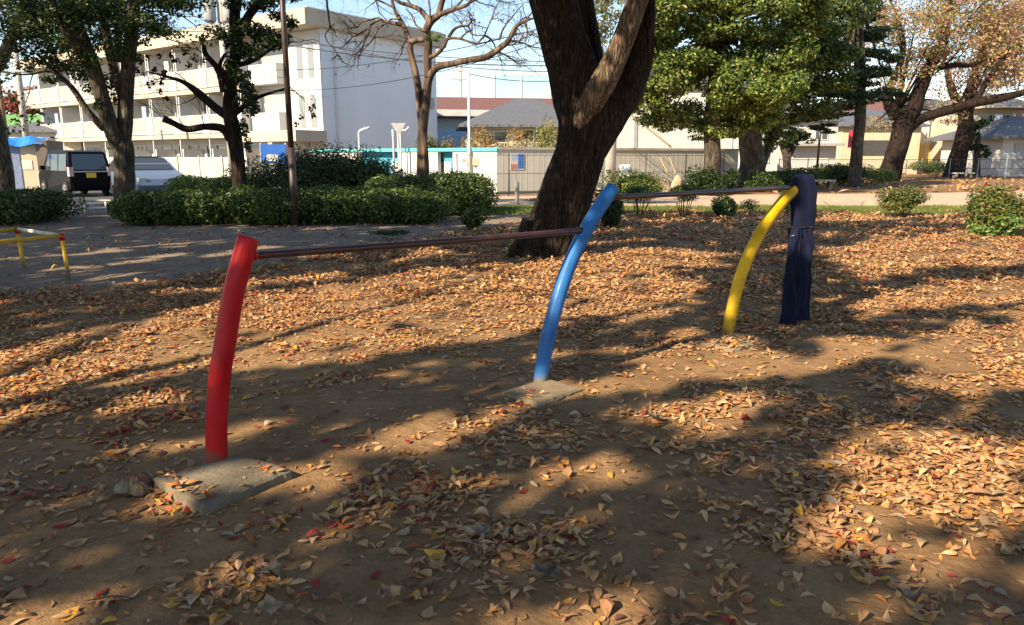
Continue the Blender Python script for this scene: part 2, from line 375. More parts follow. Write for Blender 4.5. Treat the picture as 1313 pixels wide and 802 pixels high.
def build_ground():
    xs = np.unique(np.concatenate([np.linspace(-1500, -60, 8), np.linspace(-60, -14, 14), np.linspace(-14, 14, 220), np.linspace(14, 60, 14), np.linspace(60, 1500, 8)]))
    ys = np.unique(np.concatenate([np.linspace(-300, -6, 8), np.linspace(-6, 1, 12), np.linspace(1, 22, 200), np.linspace(22, 70, 24), np.linspace(70, 2500, 10)]))
    X, Y = np.meshgrid(xs, ys); Z = hgt(X, Y)
    V = np.stack([X, Y, Z], -1).reshape(-1, 3)
    nx, ny = len(xs), len(ys); i = np.arange(ny-1)[:, None]*nx+np.arange(nx-1)[None, :]
    F = np.stack([i, i+1, i+1+nx, i+nx], -1).reshape(-1, 4)
    dm = dirt_mask(X.ravel(), Y.ravel())*(Y.ravel() > 6)
    lit = np.clip(density(X.ravel(), np.maximum(Y.ravel(), 1.2)), 0, 1)*(Y.ravel() > 1)*smooth(5, 10, Y.ravel())
    lit = np.where(Y.ravel() > 33, .35, lit)
    C = np.stack([dm, lit, 0*dm], 1)
    mb = MB(); mb.add(V, F, C)
    m, t, b, o = nt('earth_ground'); N = t.nodes.new; L = t.links.new
    tc = N('ShaderNodeTexCoord'); a = N('ShaderNodeAttribute'); a.attribute_name = 'Col'; sx = N('ShaderNodeSeparateColor'); L(a.outputs['Color'], sx.inputs[0])
    def noise(s, d=6, ro=.6):
        n = N('ShaderNodeTexNoise'); n.inputs['Scale'].default_value = s; n.inputs['Detail'].default_value = d; n.inputs['Roughness'].default_value = ro
        L(tc.outputs['Object'], n.inputs['Vector']); return n.outputs[0]
    def ramp(src, p0, c0, p1, c1):
        r = N('ShaderNodeValToRGB'); e = r.color_ramp.elements; e[0].position = p0; e[1].position = p1; e[0].color = rgb(c0); e[1].color = rgb(c1); L(src, r.inputs[0]); return r.outputs[0]
    def mix(f, c1, c2, mode='MIX'):
        x = N('ShaderNodeMixRGB'); x.blend_type = mode
        for k, q in enumerate((f, c1, c2)):
            if isinstance(q, (int, float)): x.inputs[k].default_value = q
            elif isinstance(q, tuple): x.inputs[k].default_value = rgb(q)
            else: L(q, x.inputs[k])
        return x.outputs[0]
    nb = noise(1.3, 7); nf = noise(38, 5, .7); nm = noise(7, 6, .65)
    earth = ramp(nb, .3, (.26, .155, .078), .7, (.41, .255, .130))
    grey = ramp(nb, .3, (.25, .195, .15), .7, (.36, .285, .22))
    base = mix(sx.outputs[0], earth, grey)
    base = mix(.75, base, ramp(nm, .32, (.66, .64, .62), .68, (1.1, 1.1, 1.1)), 'MULTIPLY')
    base = mix(.6, base, ramp(nf, .3, (.6, .58, .55), .7, (1.15, 1.12, 1.1)), 'MULTIPLY')
    vo = N('ShaderNodeTexVoronoi'); vo.inputs['Scale'].default_value = 15; L(tc.outputs['Object'], vo.inputs['Vector'])
    hs = N('ShaderNodeSeparateColor'); L(vo.outputs['Color'], hs.inputs[0])
    lc = ramp(hs.outputs[0], 0, (.13, .075, .045), 1, (.34, .22, .14))
    ld = ramp(vo.outputs['Distance'], .25, (1, 1, 1), .75, (.35, .33, .3)); lc = mix(1., lc, ld, 'MULTIPLY')
    ma = N('ShaderNodeMath'); ma.operation = 'MULTIPLY'; L(sx.outputs[1], ma.inputs[0]); ma.inputs[1].default_value = .9
    base = mix(ma.outputs[0], base, lc)
    peb = N('ShaderNodeTexVoronoi'); peb.inputs['Scale'].default_value = 55; L(tc.outputs['Object'], peb.inputs['Vector'])
    pm = ramp(peb.outputs['Distance'], .08, (1, 1, 1), .16, (0, 0, 0))
    ps = N('ShaderNodeSeparateColor'); L(peb.outputs['Color'], ps.inputs[0]); pg = ramp(ps.outputs[1], .90, (0, 0, 0), .93, (.8, .8, .8)); pf = mix(1., pm, pg, 'MULTIPLY')
    base = mix(pf, base, (.38, .32, .24))
    L(base, b.inputs['Base Color']); b.inputs['Roughness'].default_value = .95; b.inputs['Specular IOR Level'].default_value = .15
    bp = N('ShaderNodeBump'); bp.inputs['Distance'].default_value = .004; L(nf, bp.inputs['Height'])
    bp2 = N('ShaderNodeBump'); bp2.inputs['Distance'].default_value = .025; L(nm, bp2.inputs['Height']); L(bp.outputs[0], bp2.inputs['Normal']); L(bp2.outputs[0], b.inputs['Normal'])
    mb.build('ground', m, origin=(0, 0, 0), smooth=True, kind='structure')
build_ground()
# ------------------------------------------------------------------ leaf litter
TAN = [(.52, .30, .135), (.60, .39, .20), (.48, .245, .12), (.30, .15, .065), (.56, .25, .07), (.64, .36, .05), (.30, .04, .03), (.16, .075, .05), (.42, .31, .21)]
TW = [28, 16, 22, 14, 9, 1.8, 2.2, 4, 4]
SLABS = [([(194, 609), (258, 652), (374, 604), (305, 584)], .05), ([(642, 500), (690, 518), (746, 497), (702, 484)], .026), ([(893, 434), (940, 446), (988, 433), (944, 424)], .028)]
def on_slab(x, y):
    z = np.zeros(len(x))
    for c, h in SLABS: z = np.where(inpoly(x, y, [G(u, v, h)[:2] for u, v in c]), h, z)
    return z
def litter(mb, x, y, L, stations, zlift, tilt, cols):
    n = len(x); t = np.linspace(0, 1, stations)
    wprof = np.sin(np.pi*t**.9)**.85; wprof[0] = .03; wprof[-1] = .02
    if stations >= 6:
        t = np.concatenate([[-.28, -.02], t[1:]]); wprof = np.concatenate([[.035, .05], wprof[1:]]); stations += 1
    ang = rng.random(n)*2*np.pi
    asp = .34+.20*rng.random(n); bw = rng.random(n) < .14; asp[bw] += .28
    curl = (rng.normal(size=n)*.15+.05); fold = np.abs(rng.normal(size=n))*.22+.03; cw = rng.random(n) < .08; curl[cw] *= 2.8; fold[cw] *= 2.2; skew = rng.normal(size=n)*.12
    lx = (t[None, :]-.5)*L[:, None]; bend = curl[:, None]*L[:, None]*((2*t[None, :]-1)**2-.33)
    lx = np.where(lx < -.78*L[:, None], -.78*L[:, None], lx)
    bend = np.clip(bend, -.3*L[:, None], .3*L[:, None])
    side = skew[:, None]*L[:, None]*((2*t[None, :]-1)**2)
    hw = .5*wprof[None, :]*(asp*L)[:, None]
    pts = []
    for q in (-1, 0, 1):
        pts.append(np.stack([lx, side+q*hw, bend+abs(q)*fold[:, None]*hw*1.2], -1))
    V = np.stack(pts, 2)                                   # n, st, 3, 3
    # tilt about a random horizontal axis, then spin
    tx = rng.normal(size=n)*tilt; ty = rng.normal(size=n)*tilt
    V[..., 2] += V[..., 0]*np.tan(np.clip(tx, -1, 1))[:, None, None]+V[..., 1]*np.tan(np.clip(ty, -1, 1))[:, None, None]
    flip = np.where(rng.random(n) < .4, -1, 1); V[..., 2] *= flip[:, None, None]
    c, s = np.cos(ang)[:, None, None], np.sin(ang)[:, None, None]
    X = V[..., 0]*c-V[..., 1]*s; Yv = V[..., 0]*s+V[..., 1]*c
    zmin = V[..., 2].reshape(n, -1).min(1)
    Z = V[..., 2]-zmin[:, None, None]*.75+(hgt(x, y)+zlift+.002+on_slab(x, y))[:, None, None]
    V = np.stack([X+x[:, None, None], Yv+y[:, None, None], Z], -1).reshape(-1, 3)
    st = stations; base = np.arange(n)[:, None]*(st*3)
    F = []
    for i in range(st-1):
        for q in (0, 1):
            F.append(base+np.array([i*3+q, (i+1)*3+q, (i+1)*3+q+1, i*3+q+1]))
    mb.add(V, np.concatenate(F, 0), np.repeat(cols, st*3, axis=0))
def scatter(y0, y1, dens, L0, st, zmax, tilt, mb, halfw=.74, pad=.6):
    A = (y1-y0)*(halfw*(y0+y1)+2*pad); n = int(A*dens*1.3)
    y = np.sqrt(rng.random(n)*(y1**2-y0**2)+y0**2); x = (rng.random(n)*2-1)*(halfw*y+pad)
    d = density(x, y); keep = rng.random(n) < d/1.3
    # keep the footings and post feet clear
    for (fx, fy, fr) in ((-1.45, 3.36, .2), (.19, 4.75, .16), (1.87, 6.2, .14)): keep &= (np.hypot(x-fx, y-fy) > fr) | ((rng.random(n) < .22) & (np.hypot(x-fx, y-fy) > .07))
    x, y, d = x[keep], y[keep], d[keep]
    n = len(x); L = L0*(.55+.8*rng.random(n)**1.2+.5*(rng.random(n) < .04))
    cols = pal(TAN, n, TW, .14)
    warm = (proj(x, y, 0)[0] < 560) & (rng.random(n) < .12); cols[warm] = pal([(.46, .12, .04), (.32, .035, .03), (.60, .30, .06)], warm.sum(), None, .1)
    litter(mb, x, y, L, st, rng.random(n)**1.5*zmax*np.clip(d, 0, 1), tilt, cols)
    return n
mbL = MB(); cnt = 0
cnt += scatter(1.5, 4.2, 1650, .052, 6, .016, .09, mbL)
cnt += scatter(4.2, 8.0, 1250, .055, 4, .022, .11, mbL)
cnt += scatter(8.0, 14.0, 620, .072, 3, .04, .2, mbL)
cnt += scatter(14.0, 22.5, 260, .10, 3, .05, .25, mbL)
cnt += scatter(31, 60, 6, .28, 3, .06, .3, mbL, .72)
print('litter', cnt)
tag(mbL.build('fallen_leaves', M['litter'], origin=(0, 5, 0)), 'tan, orange and red fallen leaves carpeting the bare earth', 'leaves', kind='stuff')
n = 5200; y = np.sqrt(rng.random(n)*(9.5**2-1.6**2)+1.6**2); x = (rng.random(n)*2-1)*(.74*y+.4); mb = MB(); rr_ = .0022+.005*rng.random(n)**4*1.6
oc = np.array([(1, 0, 0), (0, 1, 0), (-1, 0, 0), (0, -1, 0), (0, 0, .7), (0, 0, -.6)]); V = oc[None]*rr_[:, None, None]*(.7+.6*rng.random((n, 6, 1)))+np.stack([x, y, hgt(x, y)+.001], 1)[:, None]
mb.add(V.reshape(-1, 3), np.concatenate([np.arange(n)[:, None]*6+np.array(q) for q in ((0, 1, 4), (1, 2, 4), (2, 3, 4), (3, 0, 4), (1, 0, 5), (2, 1, 5), (3, 2, 5), (0, 3, 5))]), np.repeat(pal([(.22, .17, .11), (.30, .25, .18), (.14, .11, .08), (.40, .36, .3)], n), 6, axis=0))
tag(mb.build('grit', M['litter'], origin=(0, 5, 0)), 'small grit and pebbles strewn over the bare soil', 'grit', kind='stuff')
mb = MB()
for i in range(420):
    y = math.sqrt(rng.random()*(9**2-1.7**2)+1.7**2); x = (rng.random()*2-1)*(.74*y+.3); a = rng.random()*6.28; Lt = .04+.16*rng.random()**2; z = float(hgt(x, y))+.004
    p = [np.array((x+math.cos(a)*Lt*(q-.5)+.1*Lt*rng.normal(), y+math.sin(a)*Lt*(q-.5)+.1*Lt*rng.normal(), z+.003*rng.random())) for q in (0, .5, 1)]
    n0 = mb.n; mb.tube(np.array(p), np.array([.0022, .0018, .001])*(.7+rng.random()), 5, smoothn=3); mb.c.append(np.broadcast_to(np.array(((.14, .09, .06), (.24, .17, .11), (.08, .055, .04))[i % 3]), (mb.n-n0, 3)))
tag(mb.build('twig_debris', M['litter'], origin=(0, 5, 0)), 'thin broken twigs scattered among the fallen leaves', 'twigs', kind='stuff')
# larger curled leaves lying singly
big = [(695, 745, .15, (.22, .17, .12), 'dark torn brown leaf lying flat below the gap between red and blue posts'),
       (352, 790, .12, (.46, .33, .20), 'pale beige broad leaf cut by the bottom edge left of centre'),
       (1002, 541, .15, (.42, .22, .13), 'long reddish brown upright leaf on the sunlit pile right of centre'),
       (500, 768, .12, (.48, .31, .20), 'broad pinkish tan leaf near the bottom below the red post'),
       (612, 690, .11, (.42, .31, .23), 'grey pink curled leaf on top of the middle leaf pile'),
       (345, 745, .13, (.20, .16, .12), 'dark crumpled leaf lying below the red post footing'),
       (930, 745, .12, (.55, .42, .23), 'pale serrated cream leaf in the lower right middle'),
       (840, 546, .13, (.42, .33, .22), 'greyish flat leaf to the right of the blue post footing')]
for (u, v, L, c, lab) in big:
    g = G(u, v); mb = MB()
    n1 = 9; t = np.linspace(0, 1, n1); a = rng.random()*6.28; Vs = []
    for i, tt in enumerate(t):
        w = (math.sin(math.pi*tt**.8)**.7*(.8+.35*math.sin(i*2.4)))*L*.36
        for q in np.linspace(-1, 1, 5):
            x = (tt-.5)*L; y = q*w; z = .025*math.sin(3*tt+a)+abs(q)*.018+.012*math.sin(5*q+7*tt+a)
            Vs.append((x*math.cos(a)-y*math.sin(a)+g[0], x*math.sin(a)+y*math.cos(a)+g[1], z))
    Vs = np.array(Vs); Vs[:, 2] += .012-Vs[:, 2].min()+hgt(g[0], g[1])
    F = [np.array([[i*5+j, (i+1)*5+j, (i+1)*5+j+1, i*5+j+1] for i in range(n1-1) for j in range(4)])]
    mb.add(Vs, F, c); tag(mb.build('large_leaf', M['litter'], smooth=True), lab, 'leaf', 'larger curled leaves')
# crumpled ribbed leaf beside the red footing
g = G(172, 630); mb = MB()
for k, (dx, dy, r, h) in enumerate(((-.02, .0, .05, .05), (.035, -.015, .045, .04), (.0, .03, .055, .06))):
    a = np.linspace(0, 2*np.pi, 22, endpoint=False); ring = np.linspace(0, 1, 8)
    V = []
    for q in ring:
        rr = r*math.sin(q*math.pi*.52)*(1+.16*np.cos(a*9+k))*(1+.2*np.cos(2*a+k*2)); V.append(np.stack([g[0]+dx+rr*np.cos(a), g[1]+dy+rr*np.sin(a), np.full(22, .006+h*math.cos(q*math.pi*.5))+.006*np.cos(a*9+k)], 1))
    V = np.concatenate(V); i = np.arange(7)[:, None]*22; j = np.arange(22)[None, :]
    mb.add(V, np.stack([i+j, i+(j+1) % 22, i+(j+1) % 22+22, i+j+22], -1).reshape(-1, 4), ((.27, .22, .13), (.23, .17, .10), (.24, .13, .09))[k])
tag(mb.build('crumpled_leaf', M['litter'], smooth=True), 'crumpled ribbed grey green leaf bundle beside the red post footing', 'leaf')
# ------------------------------------------------------------------ horizontal bars
bar_d = np.array((.7623, .6472)); R0 = np.array((-1.451, 3.408)); 
def BP(d, z): return np.array((R0[0]+bar_d[0]*d, R0[1]+bar_d[1]*d, z))
root = thing('horizontal_bars', 'set of two brown pull-up bars on curved red, blue and yellow posts', 'exercise bars', (*BP(2.157, 0),))
PM = {'red': post_mat('red_post_enamel', (.46, .004, .010), (.13, .075, .045), .16, (.13, .04, .03), fade=1.1), 'blue': post_mat('blue_post_enamel', (.022, .14, .40), (.16, .15, .13), .15, fade=1.35), 'yellow': post_mat('yellow_post_enamel', (.66, .40, .012), (.26, .15, .03), .2, (.12, .07, .03))}
curves = {'red': ([(0, -.12), (.0, 0), (.012, .22), (.050, .47), (.086, .62), (.140, .84), (.205, 1.03), (.237, 1.115)], .051),
          'blue': ([(2.157, -.12), (2.157, 0), (2.195, .21), (2.275, .47), (2.412, .78), (2.605, 1.055), (2.73, 1.19), (2.825, 1.285)], .050),
          'yellow': ([(4.363, -.12), (4.365, 0), (4.392, .19), (4.51, .52), (4.76, .85), (5.085, 1.105), (5.30, 1.215), (5.45, 1.27)], .051)}
foot_px = {'red': [(194, 609), (258, 652), (374, 604), (305, 584)], 'blue': [(642, 500), (690, 518), (746, 497), (702, 484)], 'yellow': [(893, 434), (940, 446), (988, 433), (944, 424)]}
foot_h = {'red': .05, 'blue': .026, 'yellow': .028}
for nm in ('red', 'blue', 'yellow'):
    pts, r = curves[nm]; pts = np.array([BP(*q) for q in pts])
    mb = MB(); mb.tube(pts, r, 40, smoothn=8)
    po = mb.build('curved_post', PM[nm], root, smooth=True); po.data.polygons.foreach_set('use_smooth', np.array([len(p.vertices) == 4 for p in po.data.polygons])); po['label'] = 'curved %s steel post' % nm
    # domed weld cap with a drilled hole
    T = unit(pts[-1]-pts[-2]); mb = MB()
    mb.tube(np.array([pts[-1]-T*.002, pts[-1]+T*.004, pts[-1]+T*.0065]), np.array([r*.985, r*.97, r*.86]), 40)
    mb.build('end_cap', PM[nm], po, smooth=False)
    mb = MB(); mb.tube(np.array([pts[-1]+T*.0066, pts[-1]+T*.0085]), .0065, 14); mb.build('cap_plug', M['dgrey'], po)
    h = foot_h[nm]; c = [G(u, v, h) for u, v in foot_px[nm]]
    n = 26; V = []; 
    for i in range(n+1):
        for j in range(n+1):
            s, t2 = i/n, j/n; q = c[0]*(1-s)*(1-t2)+c[1]*s*(1-t2)+c[2]*s*t2+c[3]*(1-s)*t2
            e = min(s, 1-s, t2, 1-t2)
            q = q.copy(); q[2] = h-.012*(1-min(1, e/.06))**2+.010*(vn(q[0]*9, q[1]*9, 0, 4)-.5)+hgt(q[0], q[1])
            if e == 0: q[0] += .009*(vn(q[0]*22, q[1]*30, 0, 9)-.5)*2; q[1] += .009*(vn(q[1]*22, q[1]*30, 0, 12)-.5)*2
            V.append(q)
    V = np.array(V); i = np.arange(n)[:, None]*(n+1)+np.arange(n)[None, :]
    mb = MB(); mb.add(V, np.stack([i, i+n+1, i+n+2, i+1], -1).reshape(-1, 4))
    edge = [a*(n+1) for a in range(n+1)]+[n*(n+1)+b for b in range(1, n+1)]+[a*(n+1)+n for a in range(n-1, -1, -1)]+[b for b in range(n-1, 0, -1)]
    E0 = V[edge]; E1 = E0.copy(); cen = V.mean(0); E1[:, :2] += (E1[:, :2]-cen[:2])*.05; E1[:, 2] = -.08; m_ = len(edge)
    mb.add(np.concatenate([E0, E1]), np.array([[a, (a+1) % m_, (a+1) % m_+m_, a+m_] for a in range(m_)]))
    mb.build('concrete_footing', M['concrete'] if nm == 'red' else M['concrete_dirty'], root, smooth=False)
for (d0, z0, d1, z1) in ((.20, 1.030, 2.555, 1.008), (2.76, 1.222, 5.36, 1.228)):
    mb = MB(); mb.tube(np.array([BP(d0, z0), BP((d0+d1)/2, (z0+z1)/2-.004), BP(d1, z1)]), .0195, 20, smoothn=10)
    br = mb.build('crossbar', M['barbrown'], root, smooth=True)
    for d, z, s in ((d0, z0, 1), (d1, z1, -1)):
        mb = MB(); o_ = .062; mb.tube(np.array([BP(d+s*(o_-.03), z), BP(d+s*o_, z), BP(d+s*(o_+.012), z)]), np.array([.025, .026, .0205]), 20)
        mb.build('bar_collar', PM['red'] if d0 < 1 and s > 0 else M['barbrown'], br, smooth=True)
# ------------------------------------------------------------------ navy track trousers on the bar end
m, t, b, o = nt('navy_fabric'); N = t.nodes.new; L = t.links.new
tc = N('ShaderNodeTexCoord'); n = N('ShaderNodeTexNoise'); n.inputs['Scale'].default_value = 9; n.inputs['Detail'].default_value = 5; L(tc.outputs['Object'], n.inputs['Vector'])
r = N('ShaderNodeValToRGB'); r.color_ramp.elements[0].color = (.004, .005, .022, 1); r.color_ramp.elements[1].color = (.008, .012, .040, 1); L(n.outputs[0], r.inputs[0]); L(r.outputs[0], b.inputs['Base Color'])
b.inputs['Specular IOR Level'].default_value = .15; b.inputs['Roughness'].default_value = .75; b.inputs['Sheen Weight'].default_value = .08; b.inputs['Sheen Roughness'].default_value = .4
wv = N('ShaderNodeTexNoise'); wv.inputs['Scale'].default_value = 260; L(tc.outputs['Object'], wv.inputs['Vector']); bp = N('ShaderNodeBump'); bp.inputs['Distance'].default_value = .002; L(wv.outputs[0], bp.inputs['Height']); L(bp.outputs[0], b.inputs['Normal'])
M['cloth'] = m
M['cloth_lt'] = mat('blue_grey_lining', (.085, .09, .19), .8, .25, 9, .001, 200)
gr = thing('track_trousers', 'navy blue track trousers draped over the yellow post end', 'trousers', (2.66, 6.83, 0))
def sleeve(mb, rows, n=72, k1=7, amp=.22, seed=0, open_bottom=True):
    """rows of (u_left, u_right, v, Y, thickness)"""
    V = []
    rows = np.array(rows, float); tt = np.linspace(0, len(rows)-1, (len(rows)-1)*9+1)
    R_ = np.stack([np.interp(tt, np.arange(len(rows)), rows[:, i]) for i in range(5)], 1)
    for i in range(5):
        R_[:, i] = np.convolve(np.pad(R_[:, i], 4, 'edge'), np.ones(9)/9, 'valid')
    a = np.linspace(0, 2*np.pi, n, endpoint=False)
    for i, (ul, ur, v, Y, th) in enumerate(R_):
        p0 = P(ul, v, Y); p1 = P(ur, v, Y); c = (p0+p1)/2; hw = (p1[0]-p0[0])/2
        z = c[2]
        f = amp*(np.cos(a*k1+seed+2.6*math.sin(z*4.1+seed))*.6+np.cos(a*(k1-1)+seed*2-z*7)*.6+.35*np.cos(a*(k1*2+1)+z*13+2*math.sin(z*9))+.5*math.sin(z*23+seed)*np.cos(a*2+seed))
        x = hw*np.cos(a)*(1+.07*f)+.004*math.sin(z*15+seed)+.003*math.sin(z*37+2*seed); y = th*np.sign(np.sin(a))*np.abs(np.sin(a))**.8*(1+.9*f*1.0)
        V.append(np.stack([c[0]+x, c[1]+y, z+0*a], 1))
    V = np.concatenate(V); m_ = len(R_); i = np.arange(m_-1)[:, None]*n; j = np.arange(n)[None, :]
    mb.add(V, np.stack([i+j, i+(j+1) % n, i+(j+1) % n+n, i+j+n], -1).reshape(-1, 4))
    mb.f.append(np.array([list(range(n))])+mb.n-len(V))
    return V
mb = MB(); sleeve(mb, [(1022, 1038, 223, 6.84, .015), (1015.5, 1043, 227, 6.84, .035), (1013.5, 1045.5, 236, 6.83, .055), (1014, 1047, 250, 6.82, .062), (1014, 1047, 270, 6.80, .06), (1014, 1045, 286, 6.785, .043), (1014, 1043.5, 291, 6.78, .040)], k1=3, amp=.16, seed=1)
seat_ = mb.build('waist', M['cloth'], gr, smooth=True)
mb = MB(); sleeve(mb, [(1014, 1043, 290, 6.78, .040), (1014, 1042.5, 310, 6.77, .04), (1013, 1041, 340, 6.75, .04), (1012, 1040, 365, 6.74, .042), (1008, 1038.5, 385, 6.73, .045), (1005, 1038, 405, 6.72, .045), (1005, 1038, 411, 6.72, .046)], k1=4, amp=.42, seed=3)
lg = mb.build('trouser_leg', M['cloth'], gr, smooth=True)
mb = MB(); sleeve(mb, [(1012, 1030, 290, 6.76, .03), (1011, 1026, 310, 6.73, .035), (1008, 1024, 340, 6.71, .035), (1004, 1021, 365, 6.70, .035), (1002, 1022, 390, 6.69, .036), (1001, 1022, 412, 6.69, .036), (1001, 1021, 419, 6.69, .036)], k1=4, amp=.42, seed=5)
lg2 = mb.build('trouser_leg', M['cloth'], gr, smooth=True)
mb = MB()
for vv in (290.5,):
    a = P(1014, vv, 6.735); c = P(1043, vv, 6.735); mb.tube(np.array([a, (a+c)/2+np.array((0, -.006, 0)), c]), .0035, 6, smoothn=4)
mb.build('seam', M['cloth'], seat_, smooth=True)
def tick(u, v, s, Y):
    q = [(0, 0), (.35, -.42), (.8, -.30), (2.2, .35), (.8, -.08), (.42, -.12)]
    V = [P(u+a*s, v-b_*s, Y) for a, b_ in q]; V2 = [w+np.array((0, .0025, 0)) for w in V]; mb = MB(); k = len(q)
    mb.add(np.array(V+V2), [list(range(k)), list(range(2*k-1, k-1, -1))]+[[i, i+k, (i+1) % k+k, (i+1) % k] for i in range(k)]); return mb
tick(1014.5, 302, 2.4, 6.68).build('logo', M['white'], lg2)
# ------------------------------------------------------------------ low yellow rails at the left
j1 = P(83, 302, 9.22); b1 = G(88, 357); b2 = G(31, 345); j2 = np.array((b2[0]-.02, b2[1], j1[2])); j1 = np.array((b1[0]-.02, b1[1], j1[2]))
dv = P(0, 308, 8.5)-j1; dv[2] = 0; dv = dv/np.linalg.norm(dv)*1.75; j3 = j1+dv; j4 = j2+dv
low = thing('low_rail_square', 'low yellow square of rails with red corner joints beside the dirt path', 'play rails', (*(j1+dv/2)[:2], 0))
r_ = .024
for a, bz in ((j1, b1), (j2, b2), (j3, j3+np.array((.02, 0, 0))), (j4, j4+np.array((.02, 0, 0)))):
    mb = MB(); mb.tube(np.array([(bz[0], bz[1], -.1), (bz[0], bz[1], 0), a]), r_, 16); mb.build('leg', M['yellow'], low, smooth=True)
    mb = MB(); mb.tube(np.array([a-(0, 0, .06), a-(0, 0, .02), a+(0, 0, .028)]), .034, 16); mb.build('corner_joint', M['red'], low, smooth=True)
for k, (a, c) in enumerate(((j1, j2), (j1, j3), (j2, j4), (j3, j4))):
    mb = MB(); mb.tube(np.array([a, c]), r_, 16); o_ = mb.build('rail', mat('faded_rail_enamel', (.70, .62, .46), .5, .2, 9) if k == 0 else M['yellow'], low, smooth=True)
    if k == 0: o_['label'] = 'faded whitish rail'
# ------------------------------------------------------------------ shade canopy: gaps where the sun reaches the ground
LIT = [[(-200, 480), (0, 452), (150, 416), (330, 376), (560, 345), (720, 338), (850, 342), (900, 365), (880, 398), (760, 405), (650, 436), (480, 462), (330, 478), (200, 486), (0, 520), (-200, 560)],
       [(345, 604), (480, 570), (600, 530), (660, 520), (640, 540), (520, 577), (400, 604)], [(590, 512), (660, 495), (760, 484), (810, 490), (700, 515)],
       [(780, 468), (850, 442), (960, 436), (1010, 446), (940, 478), (800, 498)], [(950, 462), (1080, 434), (1150, 438), (1140, 456), (1030, 484), (930, 492)],
       [(1150, 442), (1313, 404), (1450, 400), (1450, 500), (1270, 520), (1190, 496), (1145, 468)], [(825, 525), (920, 502), (1000, 515), (960, 560), (870, 564)],
       [(1030, 566), (1160, 540), (1313, 552), (1450, 600), (1450, 690), (1200, 668), (1080, 622)], [(1000, 640), (1110, 622), (1200, 684), (1313, 704), (1400, 760), (1200, 744), (1050, 690)],
       [(755, 742), (860, 722), (880, 760), (850, 850), (730, 850)], [(180, 612), (250, 600), (280, 640), (200, 690), (110, 684)], [(650, 612), (760, 590), (820, 600), (780, 632), (690, 640)],
       [(-100, 790), (60, 770), (110, 850), (-100, 850)], [(350, 358), (450, 346), (460, 355), (365, 366)], [(480, 338), (560, 316), (585, 322), (500, 343)], [(130, 366), (210, 357), (215, 363), (140, 372)],
       [(1040, 322), (1200, 300), (1313, 288), (1450, 296), (1450, 330), (1250, 345), (1090, 350)], [(1020, 285), (1120, 266), (1313, 258), (1500, 262), (1500, 285), (1240, 290)],
       [(1060, 384), (1200, 362), (1313, 352), (1450, 360), (1300, 392), (1100, 402)], [(640, 350), (720, 330), (860, 318), (960, 325), (900, 345), (760, 352)], [(-200, 560), (0, 520), (60, 525), (0, 560), (-200, 600)],
       [(1200, 440), (1450, 430), (1450, 470), (1260, 470)], [(300, 700), (390, 690), (370, 740), (300, 745)]]
def lit_at(x, y):
    wx = x+.16*(vn(x*3.1, y*3.1, 0, 51)-.5)*2; wy = y+.22*(vn(x*3.1, y*3.1, 0, 61)-.5)*2
    u, v = proj(wx, np.maximum(wy, .9), 0); r = np.zeros(len(x), bool)
    for p in LIT: r |= inpoly(u, v, p)
    return r
# trees whose crowns hang over the camera; trunks stand out of view
shade_trees = [((-9.5, -3.0), 'tall leafy tree out of view behind and left of the bars'), ((-17.0, 3.5), 'tall leafy tree far out of view to the left of the bars'), ((-3.5, -6.5), 'broad leafy tree standing behind the viewer'),
               ((-15.5, 12.5), 'leafy tree just left of the view by the low rails'), ((5.5, -3.5), 'leafy tree standing behind and right of the viewer'), ((.66, 11.6), None)]
NT = 150000
tx = rng.uniform(-13, 19, NT); ty = rng.uniform(.4, 27, NT)
ok = ~lit_at(tx, ty)
cor = np.abs((tx-.53)*SH[1]-(ty-11.4)*SH[0]) < .8       # behind the huge tree
wl = smooth(12.5, 15.5, ty)*(tx > 0)*(~cor)             # right side beyond the pile: patchy shade only
ok &= rng.random(NT) > wl*.55*(vn(tx*.9, ty*.9, 0, 71) > .45)
ok &= (ty < 20.6) | (tx < 1.5)
al = tx*SH[0]+ty*SH[1]; ac = -tx*SH[1]+ty*SH[0]
fl = vn(al*.75, ac*2.6, 0, 87)*.6+vn(al*2, ac*5, 0, 88)*.4
ok &= ~(fl > np.where((ty > 8.5) & (tx < ty*.25-1), .74, np.where(ty > 5.5, .66, .69)))
free = ~ok & (ty < 20)&(rng.random(NT) < .022)&(vn(tx*2, ty*2, 0, 90) > .5); ok |= free
hz = (ty > 17.2)*(tx > -9)*(tx < 1)
ok &= ~((hz > 0) & (vn(tx*1.3, ty*1.3, 0, 77) > .47))
ok &= (rng.random(NT) < .72) | (ty < 20)
ok &= rng.random(NT) > .12
tx, ty = tx[ok], ty[ok]; h = np.where(ty > 19, rng.uniform(7.6, 9.5, len(tx)), rng.uniform(5.8, 8.2, len(tx)))
k = h/math.tan(SUN_EL); CP = np.stack([tx-SH[0]*k, ty-SH[1]*k, h], 1)
own = np.argmin(np.stack([np.hypot(CP[:, 0]-t_[0][0], CP[:, 1]-t_[0][1]) for t_ in shade_trees], 1), 1)
center_crown = None
